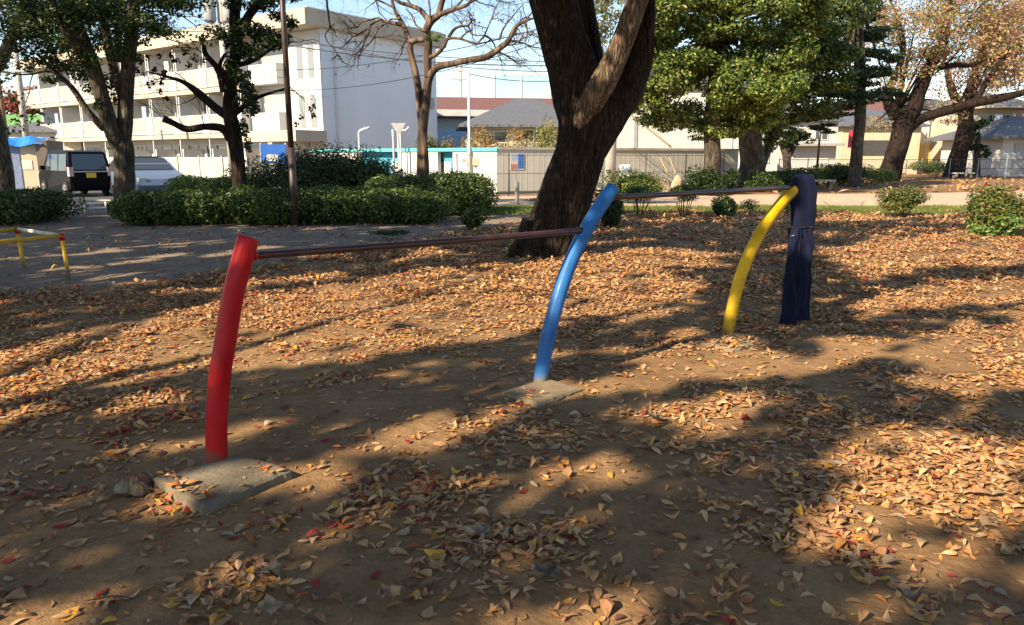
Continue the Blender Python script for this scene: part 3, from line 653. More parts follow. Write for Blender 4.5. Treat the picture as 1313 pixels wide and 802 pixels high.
for i, ((bx, by), lab) in enumerate(shade_trees):
    C = CP[own == i]
    mb = MB(); n = len(C)
    leaf_quads(mb, C, -SUND*1.+.7*rng.normal(size=(n, 3)), .25*(.7+.6*rng.random(n)), pal([(.05, .08, .02), (.09, .10, .025), (.22, .12, .03)], n, [3, 2, 1]), .62)
    if lab is None: center_crown = mb; center_pts = C; continue
    ro = thing('leafy_tree', lab, 'tree', (bx, by, 0), 'trees around the viewer')
    mb.build('crown', M['leaf_green'], ro)
    tb = MB(); tb.tube(np.array([(bx, by, -.2), (bx, by, 1), (bx+.1, by+.1, 3.5), (bx+.2, by, 6.0)]), np.array([.36, .27, .23, .17]), 12, noise=.1, smoothn=4)
    for q in range(9):
        if not n: break
        e = C[rng.integers(n)]; s = np.array((bx+.1, by+.05, 3.4+rng.random()*2.2)); mid = (s+e)/2+np.array((0, 0, .7)); tb.tube(np.array([s, mid, e]), np.array([.10, .06, .02]), 6, smoothn=4)
    if i == 3:
        q = [np.array((bx+.1, by, 5.0)), np.array((-9.5, 11, 6.2)), np.array((-4.5, 9.4, 5.4)), P(416, -50, 9), P(419, 0, 9), P(422, 26, 9)]
        tb.tube(np.array(q), np.array([.07, .05, .035, .016, .013, .011]), 7, smoothn=6)
        for pl_ in ([(422, 26), (423, 36), (417, 44), (420, 54), (428, 62), (433, 70), (438, 73)], [(422, 34), (429, 40), (431, 48)], [(433, 70), (428, 75), (424, 77)], [(433, 70), (440, 80), (450, 84)], [(423, 36), (430, 30)]):
            tb.tube(np.array([P(a, b_, 9+.05*k_) for k_, (a, b_) in enumerate(pl_)]), np.linspace(.010, .003, len(pl_)), 5, smoothn=3)
    tb.build('trunk', M['bark_grey'], ro, smooth=True)
# ------------------------------------------------------------------ the big central tree
ct = thing('large_tree', 'huge dark forked tree trunk standing behind the blue post', 'tree', (.55, 11.5, 0))
T0 = 11.5; tb = MB()
limb(tb, [(700, 352, T0), (703, 326, T0), (712, 300, T0), (718, 280, T0), (730, 240, T0), (744, 200, T0), (753, 160, T0), (748, 128, T0)], [50, 41, 36, 34, 32, 30.5, 33, 33], 170, .13, 3, 16, .018)
limb(tb, [(750, 180, T0), (742, 130, T0), (732, 83, T0), (717, 35, T0), (704, -20, T0), (694, -60, T0), (690, -130, T0-.2), (640, -260, T0-1)], [27, 30, 29, 28, 28, 25, 21, 10], 150, .12, 5, 14, .017)
limb(tb, [(752, 190, T0), (772, 150, T0+.05), (801, 112, T0+.1), (818, 76, T0+.1), (825, 35, T0), (828, -20, T0), (845, -120, T0), (880, -260, T0-.5)], [26, 29, 23, 18, 13.5, 12.5, 12, 7], 130, .12, 7, 14, .014)
limb(tb, [(768, 150, T0+.3), (765, 90, T0+.4), (758, 40, T0+.4), (751, 0, T0+.4), (742, -80, T0+.6), (720, -220, T0+1)], [12, 10, 9, 9, 8, 4], 16, .08, 9, 5)
# root flare
for a in np.linspace(0, 6.28, 8)[:-1]:
    c = G(700, 326); q = np.array((math.cos(a), math.sin(a), 0))
    tb.tube(np.array([c+q*.22+(0, 0, .5), c+q*.36+(0, 0, .16), c+q*.52+(0, 0, .0), c+q*.72-(0, 0, .1)]), np.array([.17, .17, .13, .05]), 12, noise=.15, seed=int(a*10), smoothn=5)
outs = []
for (u, v, dx, dy) in ((690, -130, -.6, -.3), (700, -40, -.7, .1), (845, -120, .7, -.1), (880, -240, .5, -.5), (828, -30, .6, .5), (640, -250, -.8, -.4), (742, -80, 0, .8)):
    branch(tb, P(u, v, T0), (dx, dy, .45), 3.6, .11, 3, outs, .16, .04, 3, .62, 7)
for e in center_pts[rng.choice(len(center_pts), 14)]:
    s = P(690, -120, T0) if e[0] < 0 else P(845, -120, T0); tb.tube(np.array([s, (s+e)/2+(0, 0, .4), e]), np.array([.12, .07, .02]), 6, smoothn=4)
trk = tb.build('trunk', M['bark_big'], ct, smooth=True)
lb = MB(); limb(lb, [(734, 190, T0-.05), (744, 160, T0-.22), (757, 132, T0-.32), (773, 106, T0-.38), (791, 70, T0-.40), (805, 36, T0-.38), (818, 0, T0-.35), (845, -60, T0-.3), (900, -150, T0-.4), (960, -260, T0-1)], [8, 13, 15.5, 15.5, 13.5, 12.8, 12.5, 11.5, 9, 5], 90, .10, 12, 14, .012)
lo = lb.build('limb', M['bark_lit'], trk, smooth=True); lo['label'] = 'smoother limb rising to the right, coloured as sunlit'
center_crown.build('crown', M['leaf_green'], ct)
# a thin drooping dead twig against the sky, from the tree left of view
# ------------------------------------------------------------------ hedges and shrubs
def bush_mesh(c, r, n, size, cols, w=None, lumps=7, up=.5, box=False, fill=.5):
    mb = MB(); c = np.array(c, float); r = np.array(r, float)
    for i in range(lumps):
        d = rng.uniform(-1, 1, 3) if box else unit(rng.normal(size=3))*rng.random()**.5
        cc = c+d*r*(.62 if not box else np.array((.85, .6, .45)))
        cc[2] = max(cc[2], .12)
        rr = r*(.45+.25*rng.random()) if not box else np.minimum(r, np.array((r[1], r[1], r[2])))*(.62+.3*rng.random())
        blob_leaves(mb, cc, rr, int(n/lumps), size, cols, w, up)
    mb.v = [np.concatenate([q[:, :2], np.maximum(q[:, 2:], .015)], 1) for q in mb.v]
    return mb
def stems(c, r, n=9, h=None, rr=.012):
    tbs = []; c = np.array(c, float)
    for i in range(n):
        a = rng.random()*6.28; b0 = np.array((c[0]+.12*math.cos(a)*r[0], c[1]+.12*math.sin(a)*r[1], -.03))
        e = np.array((c[0]+r[0]*.75*math.cos(a)*rng.random(), c[1]+r[1]*.75*math.sin(a), (h or c[2])*(.8+.4*rng.random())))
        mid = (b0+e)/2+rng.normal(size=3)*.04; tb = MB(); tb.tube(np.array([b0, mid, e]), np.array([rr, rr*.7, rr*.35]), 5, smoothn=4); tbs.append(tb)
    return tbs
def hedge(name, px_l, px_r, vb, vt, depth, size, n, cols, label, cat='hedge', group='clipped hedges', lumps=40, w=None):
    a = G(px_l, vb); c = G(px_r, vb); ym = (a[1]+c[1])/2; top = P((px_l+px_r)/2, vt, ym+depth*.35)[2]*1.14
    mb = MB(); L_ = c[0]-a[0]
    for i in range(lumps):
        s = (i+rng.random())/lumps; dy = rng.random()**1.3*depth
        h = top*(.82+.22*vn(s*L_*1.4, dy*1.2, 0, int(vb)))
        cc = np.array((a[0]+s*L_, a[1]+(c[1]-a[1])*s+.35+dy, h*.5))
        endf = min(1, min(s, 1-s)*L_/.5+.35)
        blob_leaves(mb, cc, np.array((max(.45, L_/lumps*1.3), .5, h*.5*(.75+.25*endf))), n//lumps, size, cols, w, .35, .72)
    mb.v = [np.concatenate([q[:, :2], np.maximum(q[:, 2:], .02)], 1) for q in mb.v]
    ro = thing(name, label, cat, ((a[0]+c[0])/2, ym+depth/2, 0), group)
    mb.build('foliage', M['leaf_green'], ro)
    for i in range(int(L_*2)):
        tb = MB()
        x = a[0]+.2+rng.random()*(L_-.4); y = a[1]+.3+rng.random()*depth*.9
        tb.tube(np.array([(x, y, -.05), (x+.05*rng.normal(), y, top*.4), (x+.12*rng.normal(), y+.1*rng.normal(), top*.8)]), np.array([.018, .013, .006]), 5); tb.build('stem', M['bark_grey'], ro)
hc = [(.05, .085, .018), (.08, .13, .025), (.13, .19, .035), (.03, .05, .012)]
hedge('hedge', -80, 22, 291, 246, 1.8, .085, 15000, hc, 'dark low hedge at the left edge behind the yellow rails', lumps=34)
hedge('hedge', 143, 368, 291, 247, 2.2, .085, 34000, hc, 'long low hedge with sunlit top between the maple and the brown pole', lumps=60)
hedge('hedge', 372, 560, 290, 243, 2.2, .085, 26000, hc, 'dark low hedge directly right of the brown pole', lumps=48)
hedge('hedge', 470, 618, 279, 226, 2.6, .085, 26000, hc, 'tall blocky hedge end below the bare crape myrtle', lumps=44)
hedge('hedge', 205, 345, 262, 229, 2.4, .09, 20000, [(.16, .22, .04), (.12, .18, .03), (.08, .12, .02)], 'bright yellow green hedge in front of the parked cars', lumps=34)
def bush(name, u, vb, vt, wpx, size, n, cols, label, st=6, depthf=.8, lumps=8, cat='shrub', group=None, hb=None, w=None, zf=1.):
    b0 = G(u, vb); Y = b0[1]+.3; top = P(u, vt, Y)[2]; rx = wpx/2*pxm(Y); low = 0 if hb is None else P(u, hb, Y)[2]
    c = (b0[0], Y, (top+low)/2); r = (rx, rx*depthf, (top-low)/2)
    ro = thing(name, label, cat, (b0[0], Y, 0), group)
    bush_mesh(c, np.array(r)*1.12, n, size, cols, w, lumps).build('foliage', M['leaf_green'], ro)
    for q_ in stems((b0[0], Y, 0), r, st, (top+low)/2, .011*zf): q_.build('stem', M['bark_grey'], ro)
    return ro
bush('shrub', 415, 262, 192, 185, .10, 34000, [(.022, .04, .012), (.035, .065, .016), (.06, .09, .02)], 'large dark rounded shrub mound behind the brown pole', lumps=26, depthf=.55)
bush('shrub', 604, 297, 262, 44, .07, 1500, hc, 'small scruffy green shrub at the right end of the hedge', lumps=7)
bush('shrub', 783, 292, 238, 40, .07, 5000, [(.025, .04, .012), (.04, .06, .016)], 'small dark shrub against the right foot of the huge tree', lumps=8)
bush('shrub', 500, 309, 300, 52, .05, 900, DGREEN, 'low dark weed patch on the dirt behind the first bar', lumps=6, cat='weeds')
bush('shrub', 812, 262, 214, 74, .09, 7000, [(.17, .22, .04), (.11, .15, .03), (.2, .26, .06)], 'sunny yellow green shrub with a small white sign behind it', lumps=11, depthf=.6)
bush('shrub', 822, 279, 236, 46, .055, 2600, GREEN, 'thin stemmed flat topped shrub nearest the blue post', st=12, hb=256, lumps=9, zf=1.2)
bush('shrub', 879, 279, 236, 42, .055, 2600, GREEN, 'thin stemmed flat topped shrub in front of the piled rocks', st=12, hb=256, lumps=9, zf=1.2)
bush('shrub', 930, 280, 250, 40, .075, 2600, DGREEN+[(.07, .12, .03)], 'low dark green shrub below the second bar', lumps=7)
bush('shrub', 962, 276, 254, 30, .055, 500, GREEN, 'sparse twiggy shrub under the second bar beside a fuller one', lumps=6, st=9)
bush('shrub', 1018, 276, 240, 36, .06, 1500, GREEN, 'loose shrub partly hidden by the yellow post top', lumps=7, st=8)
bush('shrub', 905, 252, 210, 40, .10, 4000, DGREEN, 'dark dome shrub left of the evergreen trunk', lumps=8)
bush('shrub', 938, 250, 214, 30, .10, 2500, DGREEN, 'dark dome shrub right of the evergreen trunk', lumps=6)
bush('shrub', 975, 247, 222, 52, .10, 3500, GREEN, 'low grey green shrub at the foot of the stout trunk', lumps=8)
bush('shrub', 1018, 240, 214, 70, .12, 5000, GREEN, 'wide hedge-like shrub behind the draped trousers', lumps=10)
bush('shrub', 1030, 226, 198, 20, .11, 2200, DGREEN, 'clipped dark ball shrub just above the draped trousers', lumps=5)
bush('shrub', 1082, 238, 207, 70, .12, 7000, GREEN, 'bright green rounded shrub beside the black lamp post', lumps=10)
bush('shrub', 1128, 235, 212, 40, .12, 2500, [(.22, .26, .05), (.15, .2, .04)], 'yellow green shrub at the left foot of the cherry tree', lumps=6)
bush('shrub', 1196, 226, 205, 50, .13, 4000, [(.16, .22, .05), GREEN[2], GREEN[0]], 'loose green shrub between the two right cherry trunks', lumps=8)
bush('shrub', 1163, 280, 236, 58, .07, 3600, [(.07, .11, .02), (.12, .16, .03), (.18, .14, .04)], 'small gappy shrub beside the rock on the right', lumps=11, st=12, hb=272)
bush('shrub', 1284, 304, 232, 84, .075, 9000, [(.09, .14, .025), (.15, .20, .04), (.24, .16, .05), (.06, .09, .02)], 'large leafy shrub cut by the right edge', lumps=14, st=14)
bush('shrub', 1290, 306, 272, 60, .10, 1600, [(.12, .2, .04), (.18, .28, .07)], 'tuft of long green leaves in front of the right edge shrub', lumps=5, cat='plant')
bush('shrub', 698, 262, 258, 60, .06, 900, [(.10, .15, .03), (.14, .18, .04)], 'thin green weeds on the verge left of the huge tree', lumps=6, cat='weeds')
bush('shrub', 738, 300, 262, 36, .07, 2000, DGREEN, 'dark leafy shoots at the foot of the huge tree', lumps=5)
bush('shrub', 636, 318, 312, 40, .05, 500, GREEN, 'small patch of green weeds beneath the first bar', lumps=5, cat='weeds')
hedge('hedge', 1232, 1400, 225, 208, 3., .16, 9000, DGREEN+[(.07, .11, .03)], 'long dark clipped hedge in front of the grey roofed house', lumps=30)
hedge('hedge', 985, 1050, 243, 222, 2., .12, 5000, GREEN, 'low clipped hedge behind the yellow post top', lumps=14)
# ------------------------------------------------------------------ trees at the left
def crown_px(mb, blobs, size, cols, w=None, up=.45, asp=.55, shell=.25):
    for (u, v, Y, ru, rv, n) in blobs:
        c = P(u, v, Y); s = pxm(Y); blob_leaves(mb, c, (ru*s, ru*s*.9, rv*s), n, size, cols, w, up, shell, asp)
# tree at the left edge
e0 = thing('tree', 'dark tree trunk cut by the left edge', 'tree', (*G(-6, 262)[:2], 0)); Y0 = G(-6, 262)[1]-2
e0.location = (P(-6, 262, Y0)[0], Y0, 0)
tb = MB(); limb(tb, [(2, 300, Y0), (2, 262, Y0), (0, 220, Y0), (-8, 170, Y0), (-22, 110, Y0), (-30, 40, Y0), (-40, -80, Y0)], [19, 16, 14, 13, 12, 11, 7], 20, .14, 21, 5)
limb(tb, [(-24, 110, Y0), (2, 76, Y0), (14, 48, Y0), (28, 18, Y0), (40, -10, Y0), (60, -80, Y0)], [7, 6.5, 6, 5.5, 5, 3], 12, .1, 22, 5)
outs = []
for (u, v) in ((14, 48), (28, 18), (40, -10), (-30, 20)): branch(tb, P(u, v, Y0), (.5, -.2, .3), 1.6, .035, 2, outs, .2, .05)
tb.build('trunk', M['bark_grey'], e0, smooth=True)
mb = MB(); crown_px(mb, [(5, 5, Y0, 40, 16, 800), (-30, -30, Y0, 60, 40, 2500), (30, -40, Y0, 50, 30, 1500), (20, 20, Y0+.5, 30, 14, 350)], .09, DGREEN+[(.10, .09, .02), (.22, .10, .04)], None)
mb.build('crown', M['leaf_green'], e0)
# maple
YA = 19.6; e1 = thing('maple_tree', 'forked maple with dark green leaves in front of the parked cars', 'tree', (P(155, 262, YA)[0], YA, 0))
tb = MB()
limb(tb, [(160, 275, YA), (160, 250, YA), (160, 220, YA), (158, 192, YA), (152, 172, YA)], [15, 12, 11, 12, 11], 22, .16, 31, 6)
limb(tb, [(156, 205, YA), (160, 160, YA), (162, 120, YA), (166, 70, YA), (171, 20, YA), (174, -60, YA)], [9, 9, 8.5, 8, 7.5, 5], 16, .1, 32, 5)
limb(tb, [(155, 195, YA), (143, 165, YA-.2), (131, 125, YA-.3), (117, 80, YA-.4), (98, 30, YA-.5), (84, -30, YA-.6)], [9, 9.5, 8.5, 8.5, 8, 5], 16, .1, 33, 5)
limb(tb, [(133, 165, YA-.2), (112, 142, YA), (92, 112, YA+.2), (70, 92, YA+.3), (48, 70, YA+.4)], [4.5, 4, 3.2, 2.4, 1.4], 9, .1, 34, 5)
limb(tb, [(160, 130, YA), (146, 90, YA+.4), (136, 40, YA+.5), (128, -40, YA+.6)], [6, 5.5, 5, 3], 10, .1, 35, 5)
limb(tb, [(120, 90, YA-.4), (96, 58, YA-.8), (70, 10, YA-1), (50, -50, YA-1.2)], [5, 5.5, 5, 3], 10, .1, 36, 5)
limb(tb, [(152, 80, YA+.3), (152, 30, YA+.3), (158, -40, YA+.3)], [4, 4, 3], 10, .1, 37, 5)
outs = []
for (u, v, dx) in ((98, 30, -.8), (117, 80, -.5), (171, 20, .9), (168, 50, .8), (92, 112, -.7), (70, 92, -.8), (136, 40, 0), (84, -20, -.8), (152, 20, .3), (174, -30, .8), (60, -10, -.9), (171, 0, 1)):
    branch(tb, P(u, v, YA), (dx, -.2, .12), 1.7, .03, 2, outs, .2, .02, 3, .6)
tb.build('trunk', M['bark_grey'], e1, smooth=True)
mb = MB()
bl = [(200, 0, 30, 10), (222, 6, 24, 9), (190, 28, 26, 10), (178, 52, 16, 8), (205, 40, 20, 7), (150, 15, 34, 18), (120, 10, 34, 18), (90, 18, 34, 20), (60, 20, 34, 20), (30, 40, 26, 14), (70, 50, 34, 18), (100, 55, 30, 16),
      (50, 72, 26, 12), (80, 85, 24, 11), (105, 95, 16, 9), (118, 112, 12, 10), (140, 105, 12, 14), (128, 135, 8, 9), (150, 60, 18, 18), (60, -10, 40, 14), (130, -12, 50, 14), (200, -14, 40, 14), (20, 60, 14, 8), (35, 85, 14, 7), (66, 103, 16, 6), (150, 125, 8, 10), (176, 75, 7, 8), (108, 78, 20, 10), (230, -4, 16, 6), (135, 45, 16, 14), (160, 35, 16, 12)]
crown_px(mb, [(u, v, YA+rng.uniform(-1.2, 1.2), ru*1.05, rv, int(ru*rv*(1.9 if v < 50 else 1.15))) for u, v, ru, rv in bl], .10, [(.025, .055, .010), (.04, .08, .014), (.07, .12, .018), (.16, .13, .025)], [4, 4, 2, .6], .8, .6)
for q in outs: blob_leaves(mb, q, (.35, .35, .15), 22, .12, [(.03, .06, .012), (.06, .10, .02)], None, .8)
mb.build('crown', M['leaf_green'], e1)
# pollarded tree with ivy-like leaves
YB = 20.4; e2 = thing('pruned_tree', 'pruned tree with stubby bare limbs and dark leaves around its stem', 'tree', (P(313, 240, YB)[0], YB, 0))
tb = MB()
limb(tb, [(308, 262, YB), (307, 235, YB), (304, 200, YB), (298, 165, YB), (293, 135, YB), (298, 100, YB), (303, 60, YB), (301, 20, YB), (306, -20, YB), (312, -120, YB)], [11, 9, 8.6, 9, 7, 6.6, 6.5, 6, 5.6, 3.5], 18, .14, 41, 5)
limb(tb, [(308, 45, YB), (318, 22, YB), (336, -2, YB), (360, -40, YB)], [6, 5, 5, 3], 10, .1, 42, 5)
limb(tb, [(296, 178, YB), (285, 165, YB), (262, 163, YB-.2), (240, 166, YB-.3), (222, 158, YB-.4), (209, 152, YB-.5)], [6, 5, 4, 4, 3.6, 4.5], 10, .16, 43, 5)
limb(tb, [(294, 150, YB), (276, 138, YB+.2), (256, 121, YB+.4), (236, 106, YB+.5), (212, 98, YB+.6), (188, 92, YB+.7)], [6, 5, 5, 2.6, 1.6, .8], 10, .12, 44, 5)
limb(tb, [(290, 118, YB), (286, 98, YB), (276, 84, YB), (264, 70, YB), (261, 58, YB)], [7, 7, 3.6, 3.2, 2.6], 10, .18, 45, 5)
limb(tb, [(286, 98, YB), (282, 84, YB), (287, 72, YB), (291, 68, YB)], [4, 2.4, 1.8, 1], 8, .1, 46, 4)
limb(tb, [(300, 85, YB), (325, 78, YB), (345, 65, YB), (360, 55, YB)], [3.5, 2.4, 1.6, .8], 8, .1, 47, 4)
limb(tb, [(297, 150, YB), (325, 128, YB), (352, 118, YB), (372, 112, YB)], [3.5, 2.4, 1.4, .8], 8, .1, 48, 4)
outs = []
for (u, v, dx, dz) in ((236, 106, -1, .2), (212, 98, -.8, -.3), (222, 158, -.6, .9), (209, 152, -.9, .5), (245, 112, -.4, .9), (256, 121, -.9, -.5), (262, 163, -.2, .9), (240, 166, -.6, .7), (360, 55, .8, -.2), (350, 118, .8, .1), (372, 112, .6, -.6), (264, 70, -.6, .4)):
    branch(tb, P(u, v, YB), (dx, 0, dz), 1.1, .014, 2, outs, .22, 0, 3, .65, 4)
tb.build('trunk', M['bark_dark'], e2, smooth=True)
mb = MB()
bl = [(318, 35, 16, 12), (338, 45, 18, 14), (350, 55, 16, 10), (300, 55, 12, 18), (318, 65, 20, 12), (296, 85, 10, 16), (310, 100, 13, 12), (318, 120, 12, 14), (300, 130, 8, 16), (322, 138, 12, 12), (362, 50, 12, 9), (330, 8, 20, 7), (345, 2, 18, 7), (312, 165, 6, 14), (318, 185, 5, 10), (372, 30, 10, 10), (282, 45, 8, 8), (356, 20, 12, 7), (300, 5, 14, 8), (345, -15, 24, 12), (375, -5, 12, 8)]
crown_px(mb, [(u, v, YB+rng.uniform(-.4, .3), ru, rv, int(ru*rv*1.35)) for u, v, ru, rv in bl], .15, [(.018, .038, .012), (.03, .06, .016), (.05, .085, .02)], None, .3, .34)
mb.build('crown', M['leaf_green'], e2)
mb = MB()
for (u, v) in [(180, 80), (190, 75), (205, 72), (219, 70), (236, 68), (198, 90), (212, 92), (186, 96), (209, 98), (222, 78), (242, 85), (196, 106), (207, 108), (176, 90), (214, 125), (205, 118), (228, 78), (190, 110), (380, 160), (386, 150), (402, 150), (398, 140), (402, 136)]:
    blob_leaves(mb, P(u, v, YB+rng.uniform(-.3, .6)), (.08, .08, .09), 14, .10, [(.025, .012, .01), (.04, .02, .014)], None, 0, .1, .6)
mb.build('withered_leaves', M['leaf_autumn'], e2)
# brown leaning pole
YP = 16.4; pa = P(379, 290, YP); pb = P(362, 0, YP); pt = pa+(pb-pa)*1.35
pl = thing('lamp_post', 'slim dark brown steel pole rising out of the hedge past the roof', 'pole', (*pa[:2], 0))
mb = MB(); mb.tube(np.array([pa-(0, 0, .1), pa+(pb-pa)*.36]), .075, 18); mb.build('base_sleeve', M['postbrown'], pl, smooth=True)
mb = MB(); mb.tube(np.array([pa+(pb-pa)*.355, pt]), np.array([.062, .055]), 18); mb.build('shaft', M['postbrown'], pl, smooth=True)
mb = MB(); mb.tube(np.array([pt, pt+(0, 0, .08), pt+(0, 0, .35), pt+(0, 0, .42)]), np.array([.08, .17, .22, .05]), 18); mb.build('lamp_head', M['white'], pl, smooth=True)
# bare crape myrtle
YC = 21.0; e3 = thing('bare_tree', 'bare crape myrtle with smooth twisting pale limbs before the apartment gable', 'tree', (P(543, 230, YC)[0], YC, 0))
tb = MB()
limb(tb, [(543, 262, YC), (543, 235, YC), (541, 215, YC), (541, 190, YC), (543, 160, YC), (546, 130, YC), (548, 108, YC), (551, 96, YC)], [8.5, 7, 6.2, 5.6, 5.4, 5.4, 5.2, 5], 16, .22, 51, 6)
limb(tb, [(546, 250, YC-.12), (546, 215, YC-.14), (544, 185, YC-.12), (540, 155, YC), (537, 120, YC+.1), (533, 95, YC+.1), (528, 75, YC+.1), (526, 58, YC), (533, 52, YC), (545, 52, YC)], [4.5, 4.2, 4, 4.4, 4.6, 4.2, 4, 3.8, 3.4, 2.8], 12, .1, 52, 6)
limb(tb, [(549, 100, YC), (548, 80, YC), (549, 55, YC), (547, 40, YC), (552, 28, YC-.1), (562, 20, YC-.2)], [5, 5, 4.8, 4.6, 4.6, 4], 12, .1, 53, 6)
limb(tb, [(550, 100, YC), (560, 87, YC-.2), (580, 82, YC-.4), (603, 77, YC-.5), (622, 74, YC-.6), (638, 64, YC-.6), (652, 52, YC-.7), (660, 36, YC-.7), (672, 28, YC-.7), (688, 22, YC-.6)], [4.8, 4.2, 3.8, 3.6, 3.6, 3.6, 3.2, 2.4, 1.9, .9], 12, .22, 54, 6)
limb(tb, [(552, 30, YC-.1), (540, 14, YC+.2), (528, 8, YC+.3), (510, 2, YC+.3), (495, -12, YC+.4)], [3.8, 3, 2.6, 2, 1.2], 9, .12, 55, 5)
limb(tb, [(562, 20, YC-.2), (566, 5, YC-.2), (572, -15, YC-.1), (570, -40, YC)], [4, 3.4, 3, 2], 9, .12, 56, 5)
limb(tb, [(562, 20, YC-.2), (582, 12, YC-.5), (600, 6, YC-.6), (608, -10, YC-.6)], [3.4, 2.6, 2, 1.2], 9, .12, 57, 5)
limb(tb, [(526, 56, YC), (518, 35, YC+.2), (512, 24, YC+.3), (505, 10, YC+.4), (500, -15, YC+.4)], [3.6, 3, 2.8, 2, 1.2], 9, .12, 58, 5)
limb(tb, [(549, 75, YC), (562, 68, YC-.3), (570, 58, YC-.4), (575, 50, YC-.4), (590, 50, YC-.5), (612, 56, YC-.5), (640, 50, YC-.4)], [2.8, 2.4, 2.4, 1.8, 1.5, 1.1, .7], 8, .12, 59, 5)
limb(tb, [(516, 32, YC+.2), (495, 28, YC+.3), (485, 26, YC+.3), (470, 38, YC+.3)], [2.6, 2, 1.4, .7], 8, .12, 60, 5)
limb(tb, [(575, 48, YC-.4), (585, 36, YC-.3), (600, 34, YC-.3), (605, 44, YC-.3), (622, 46, YC-.3)], [2, 1.6, 1.3, 1, .6], 8, .12, 60, 5)
outs = []
for (u, v, dx, dz, L_) in ((505, 10, -1, .3, 1.8), (495, 28, -1, 0, 1.6), (485, 26, -1, -.2, 1.5), (512, 24, -.8, .1, 1.6), (510, 0, -1, .4, 1.8), (528, 8, -.5, .9, 1.4), (547, 40, -.8, .3, 1.2), (566, 5, .2, 1, 1.3), (582, 12, 1, .2, 1.4), (600, 6, 1, .2, 1.6), (622, 74, .8, .5, 1.1), (638, 64, .9, .1, 1.2), (652, 52, 1, -.3, 1.2), (660, 36, 1, .2, 1.2), (672, 28, 1, -.4, 1.2),
                        (640, 52, .8, .7, 1.2), (612, 56, .8, .5, 1.2), (688, 22, .9, -.2, 1.0), (638, 66, .8, -.7, .9), (590, 50, .3, .9, 1.2), (470, 38, -1, -.1, 1.0), (572, -15, .7, .5, 1.5), (495, -12, -1, 0, 1.6), (600, 34, .6, .8, 1.2), (552, 28, .2, 1, 1.2), (622, 46, 1, .2, 1.1), (652, 52, .6, .9, 1.2), (526, 56, -.9, .4, 1.0), (608, -8, .9, .1, 1.5)):
    branch(tb, P(u, v, YC-.2), (dx, rng.uniform(-.4, .4), dz), L_, .030, 3, outs, .36, .02, 4, .66, 5, .95)
tb.build('trunk', M['bark_myrtle'], e3, smooth=True)
mb = MB(); blob_leaves(mb, P(556, 48, YC-.2), (.28, .2, .12), 40, .12, [(.10, .16, .02), (.14, .2, .03)]); 
for q in [outs[i] for i in rng.choice(len(outs), 60)]: blob_leaves(mb, q, (.05, .05, .05), 3, .07, [(.12, .07, .04), (.2, .08, .04)])
mb.build('sparse_leaves', M['leaf_green'], e3)
# ------------------------------------------------------------------ evergreens and autumn trees at the right
def evergreen(name, label, base, trunk, blobs, size, cols, barkm, dens=1., w=None, sub=7, group=None, up=.55, leafm='leaf_green', asp=.5, subr=.42, extra=None):
    Y = base[2]; b0 = P(*base); ro = thing(name, label, 'tree', (b0[0], Y, 0), group)
    tb = MB()
    for k_, (pts, rad) in enumerate(trunk): limb(tb, pts, rad, 20 if k_ == 0 else 12, .14, k_*3+int(base[0]), 5)
    top = P(*trunk[0][0][-1])
    mb = MB()
    for (u, v, dY, ru, rv, n) in blobs:
        c = P(u, v, Y+dY); s = pxm(Y+dY); rr = np.array((ru*s, ru*s, rv*s))
        st = top*(.7+.2*rng.random()) if False else top
        tb.tube(np.array([st, (st+c)/2+(0, 0, .2), c]), np.array([.09, .06, .02]), 5, smoothn=3)
        for q in range(sub):
            d = unit(rng.normal(size=3)); d[1] = -abs(d[1]) if rng.random() < .6 else d[1]
            cc = c+d*rr*.72
            blob_leaves(mb, cc, rr*subr*np.array((1.15, 1.15, .62 if 'flat-layered' in label else .95)), int(n*dens/sub), size, cols, w, up, .35, asp)
    if extra: extra(tb, mb)
    tb.build('trunk', barkm, ro, smooth=True); mb.build('crown', M[leafm], ro)
    return ro
YE = 31.0
EV = [(.04, .075, .014), (.09, .14, .024), (.19, .24, .04), (.28, .32, .07)]
bl = []
for (u, v, ru, rv) in [(860, 20, 46, 30), (905, 10, 50, 32), (960, 15, 50, 32), (1010, 20, 46, 30), (835, 60, 34, 26), (880, 60, 46, 28), (935, 60, 48, 30), (990, 65, 44, 30), (845, 105, 40, 24), (895, 105, 46, 26), (945, 110, 46, 26), (990, 110, 38, 26),
                       (828, 138, 26, 18), (860, 150, 30, 16), (905, 145, 40, 20), (950, 145, 36, 18), (985, 150, 24, 18), (910, 168, 26, 12), (940, 165, 18, 10), (838, 25, 24, 20), (870, -25, 60, 26), (950, -30, 60, 26), (1020, -20, 50, 26), (812, 125, 14, 14)]:
    bl.append((u, v, rng.uniform(-1.8, 1.2), ru*1.05, rv*1.12, int(ru*rv*3.6)))
evergreen('evergreen_tree', 'large glossy evergreen with a straight slim trunk right of the centre', (914, 246, YE), [([(914, 262, YE), (913, 230, YE), (914, 200, YE), (913, 170, YE), (916, 120, YE), (920, 40, YE)], [13, 10.5, 9.8, 9.5, 9, 6])], bl, .17, EV, M['bark_grey'], .95, [3, 4, 3, 2], 12)
YE2 = 34.5; bl = []
for (u, v, ru, rv) in [(1020, 60, 44, 26), (1055, 30, 44, 28), (1040, 95, 44, 22), (1010, 130, 34, 20), (1050, 120, 40, 18), (1000, 160, 24, 14), (1060, 65, 34, 24), (1080, 10, 38, 24), (1030, 0, 40, 24), (1040, 145, 30, 12), (980, 170, 18, 12)]:
    bl.append((u, v, rng.uniform(-1.5, 1.5), ru*1.05, rv*1.15, int(ru*rv*3.2)))
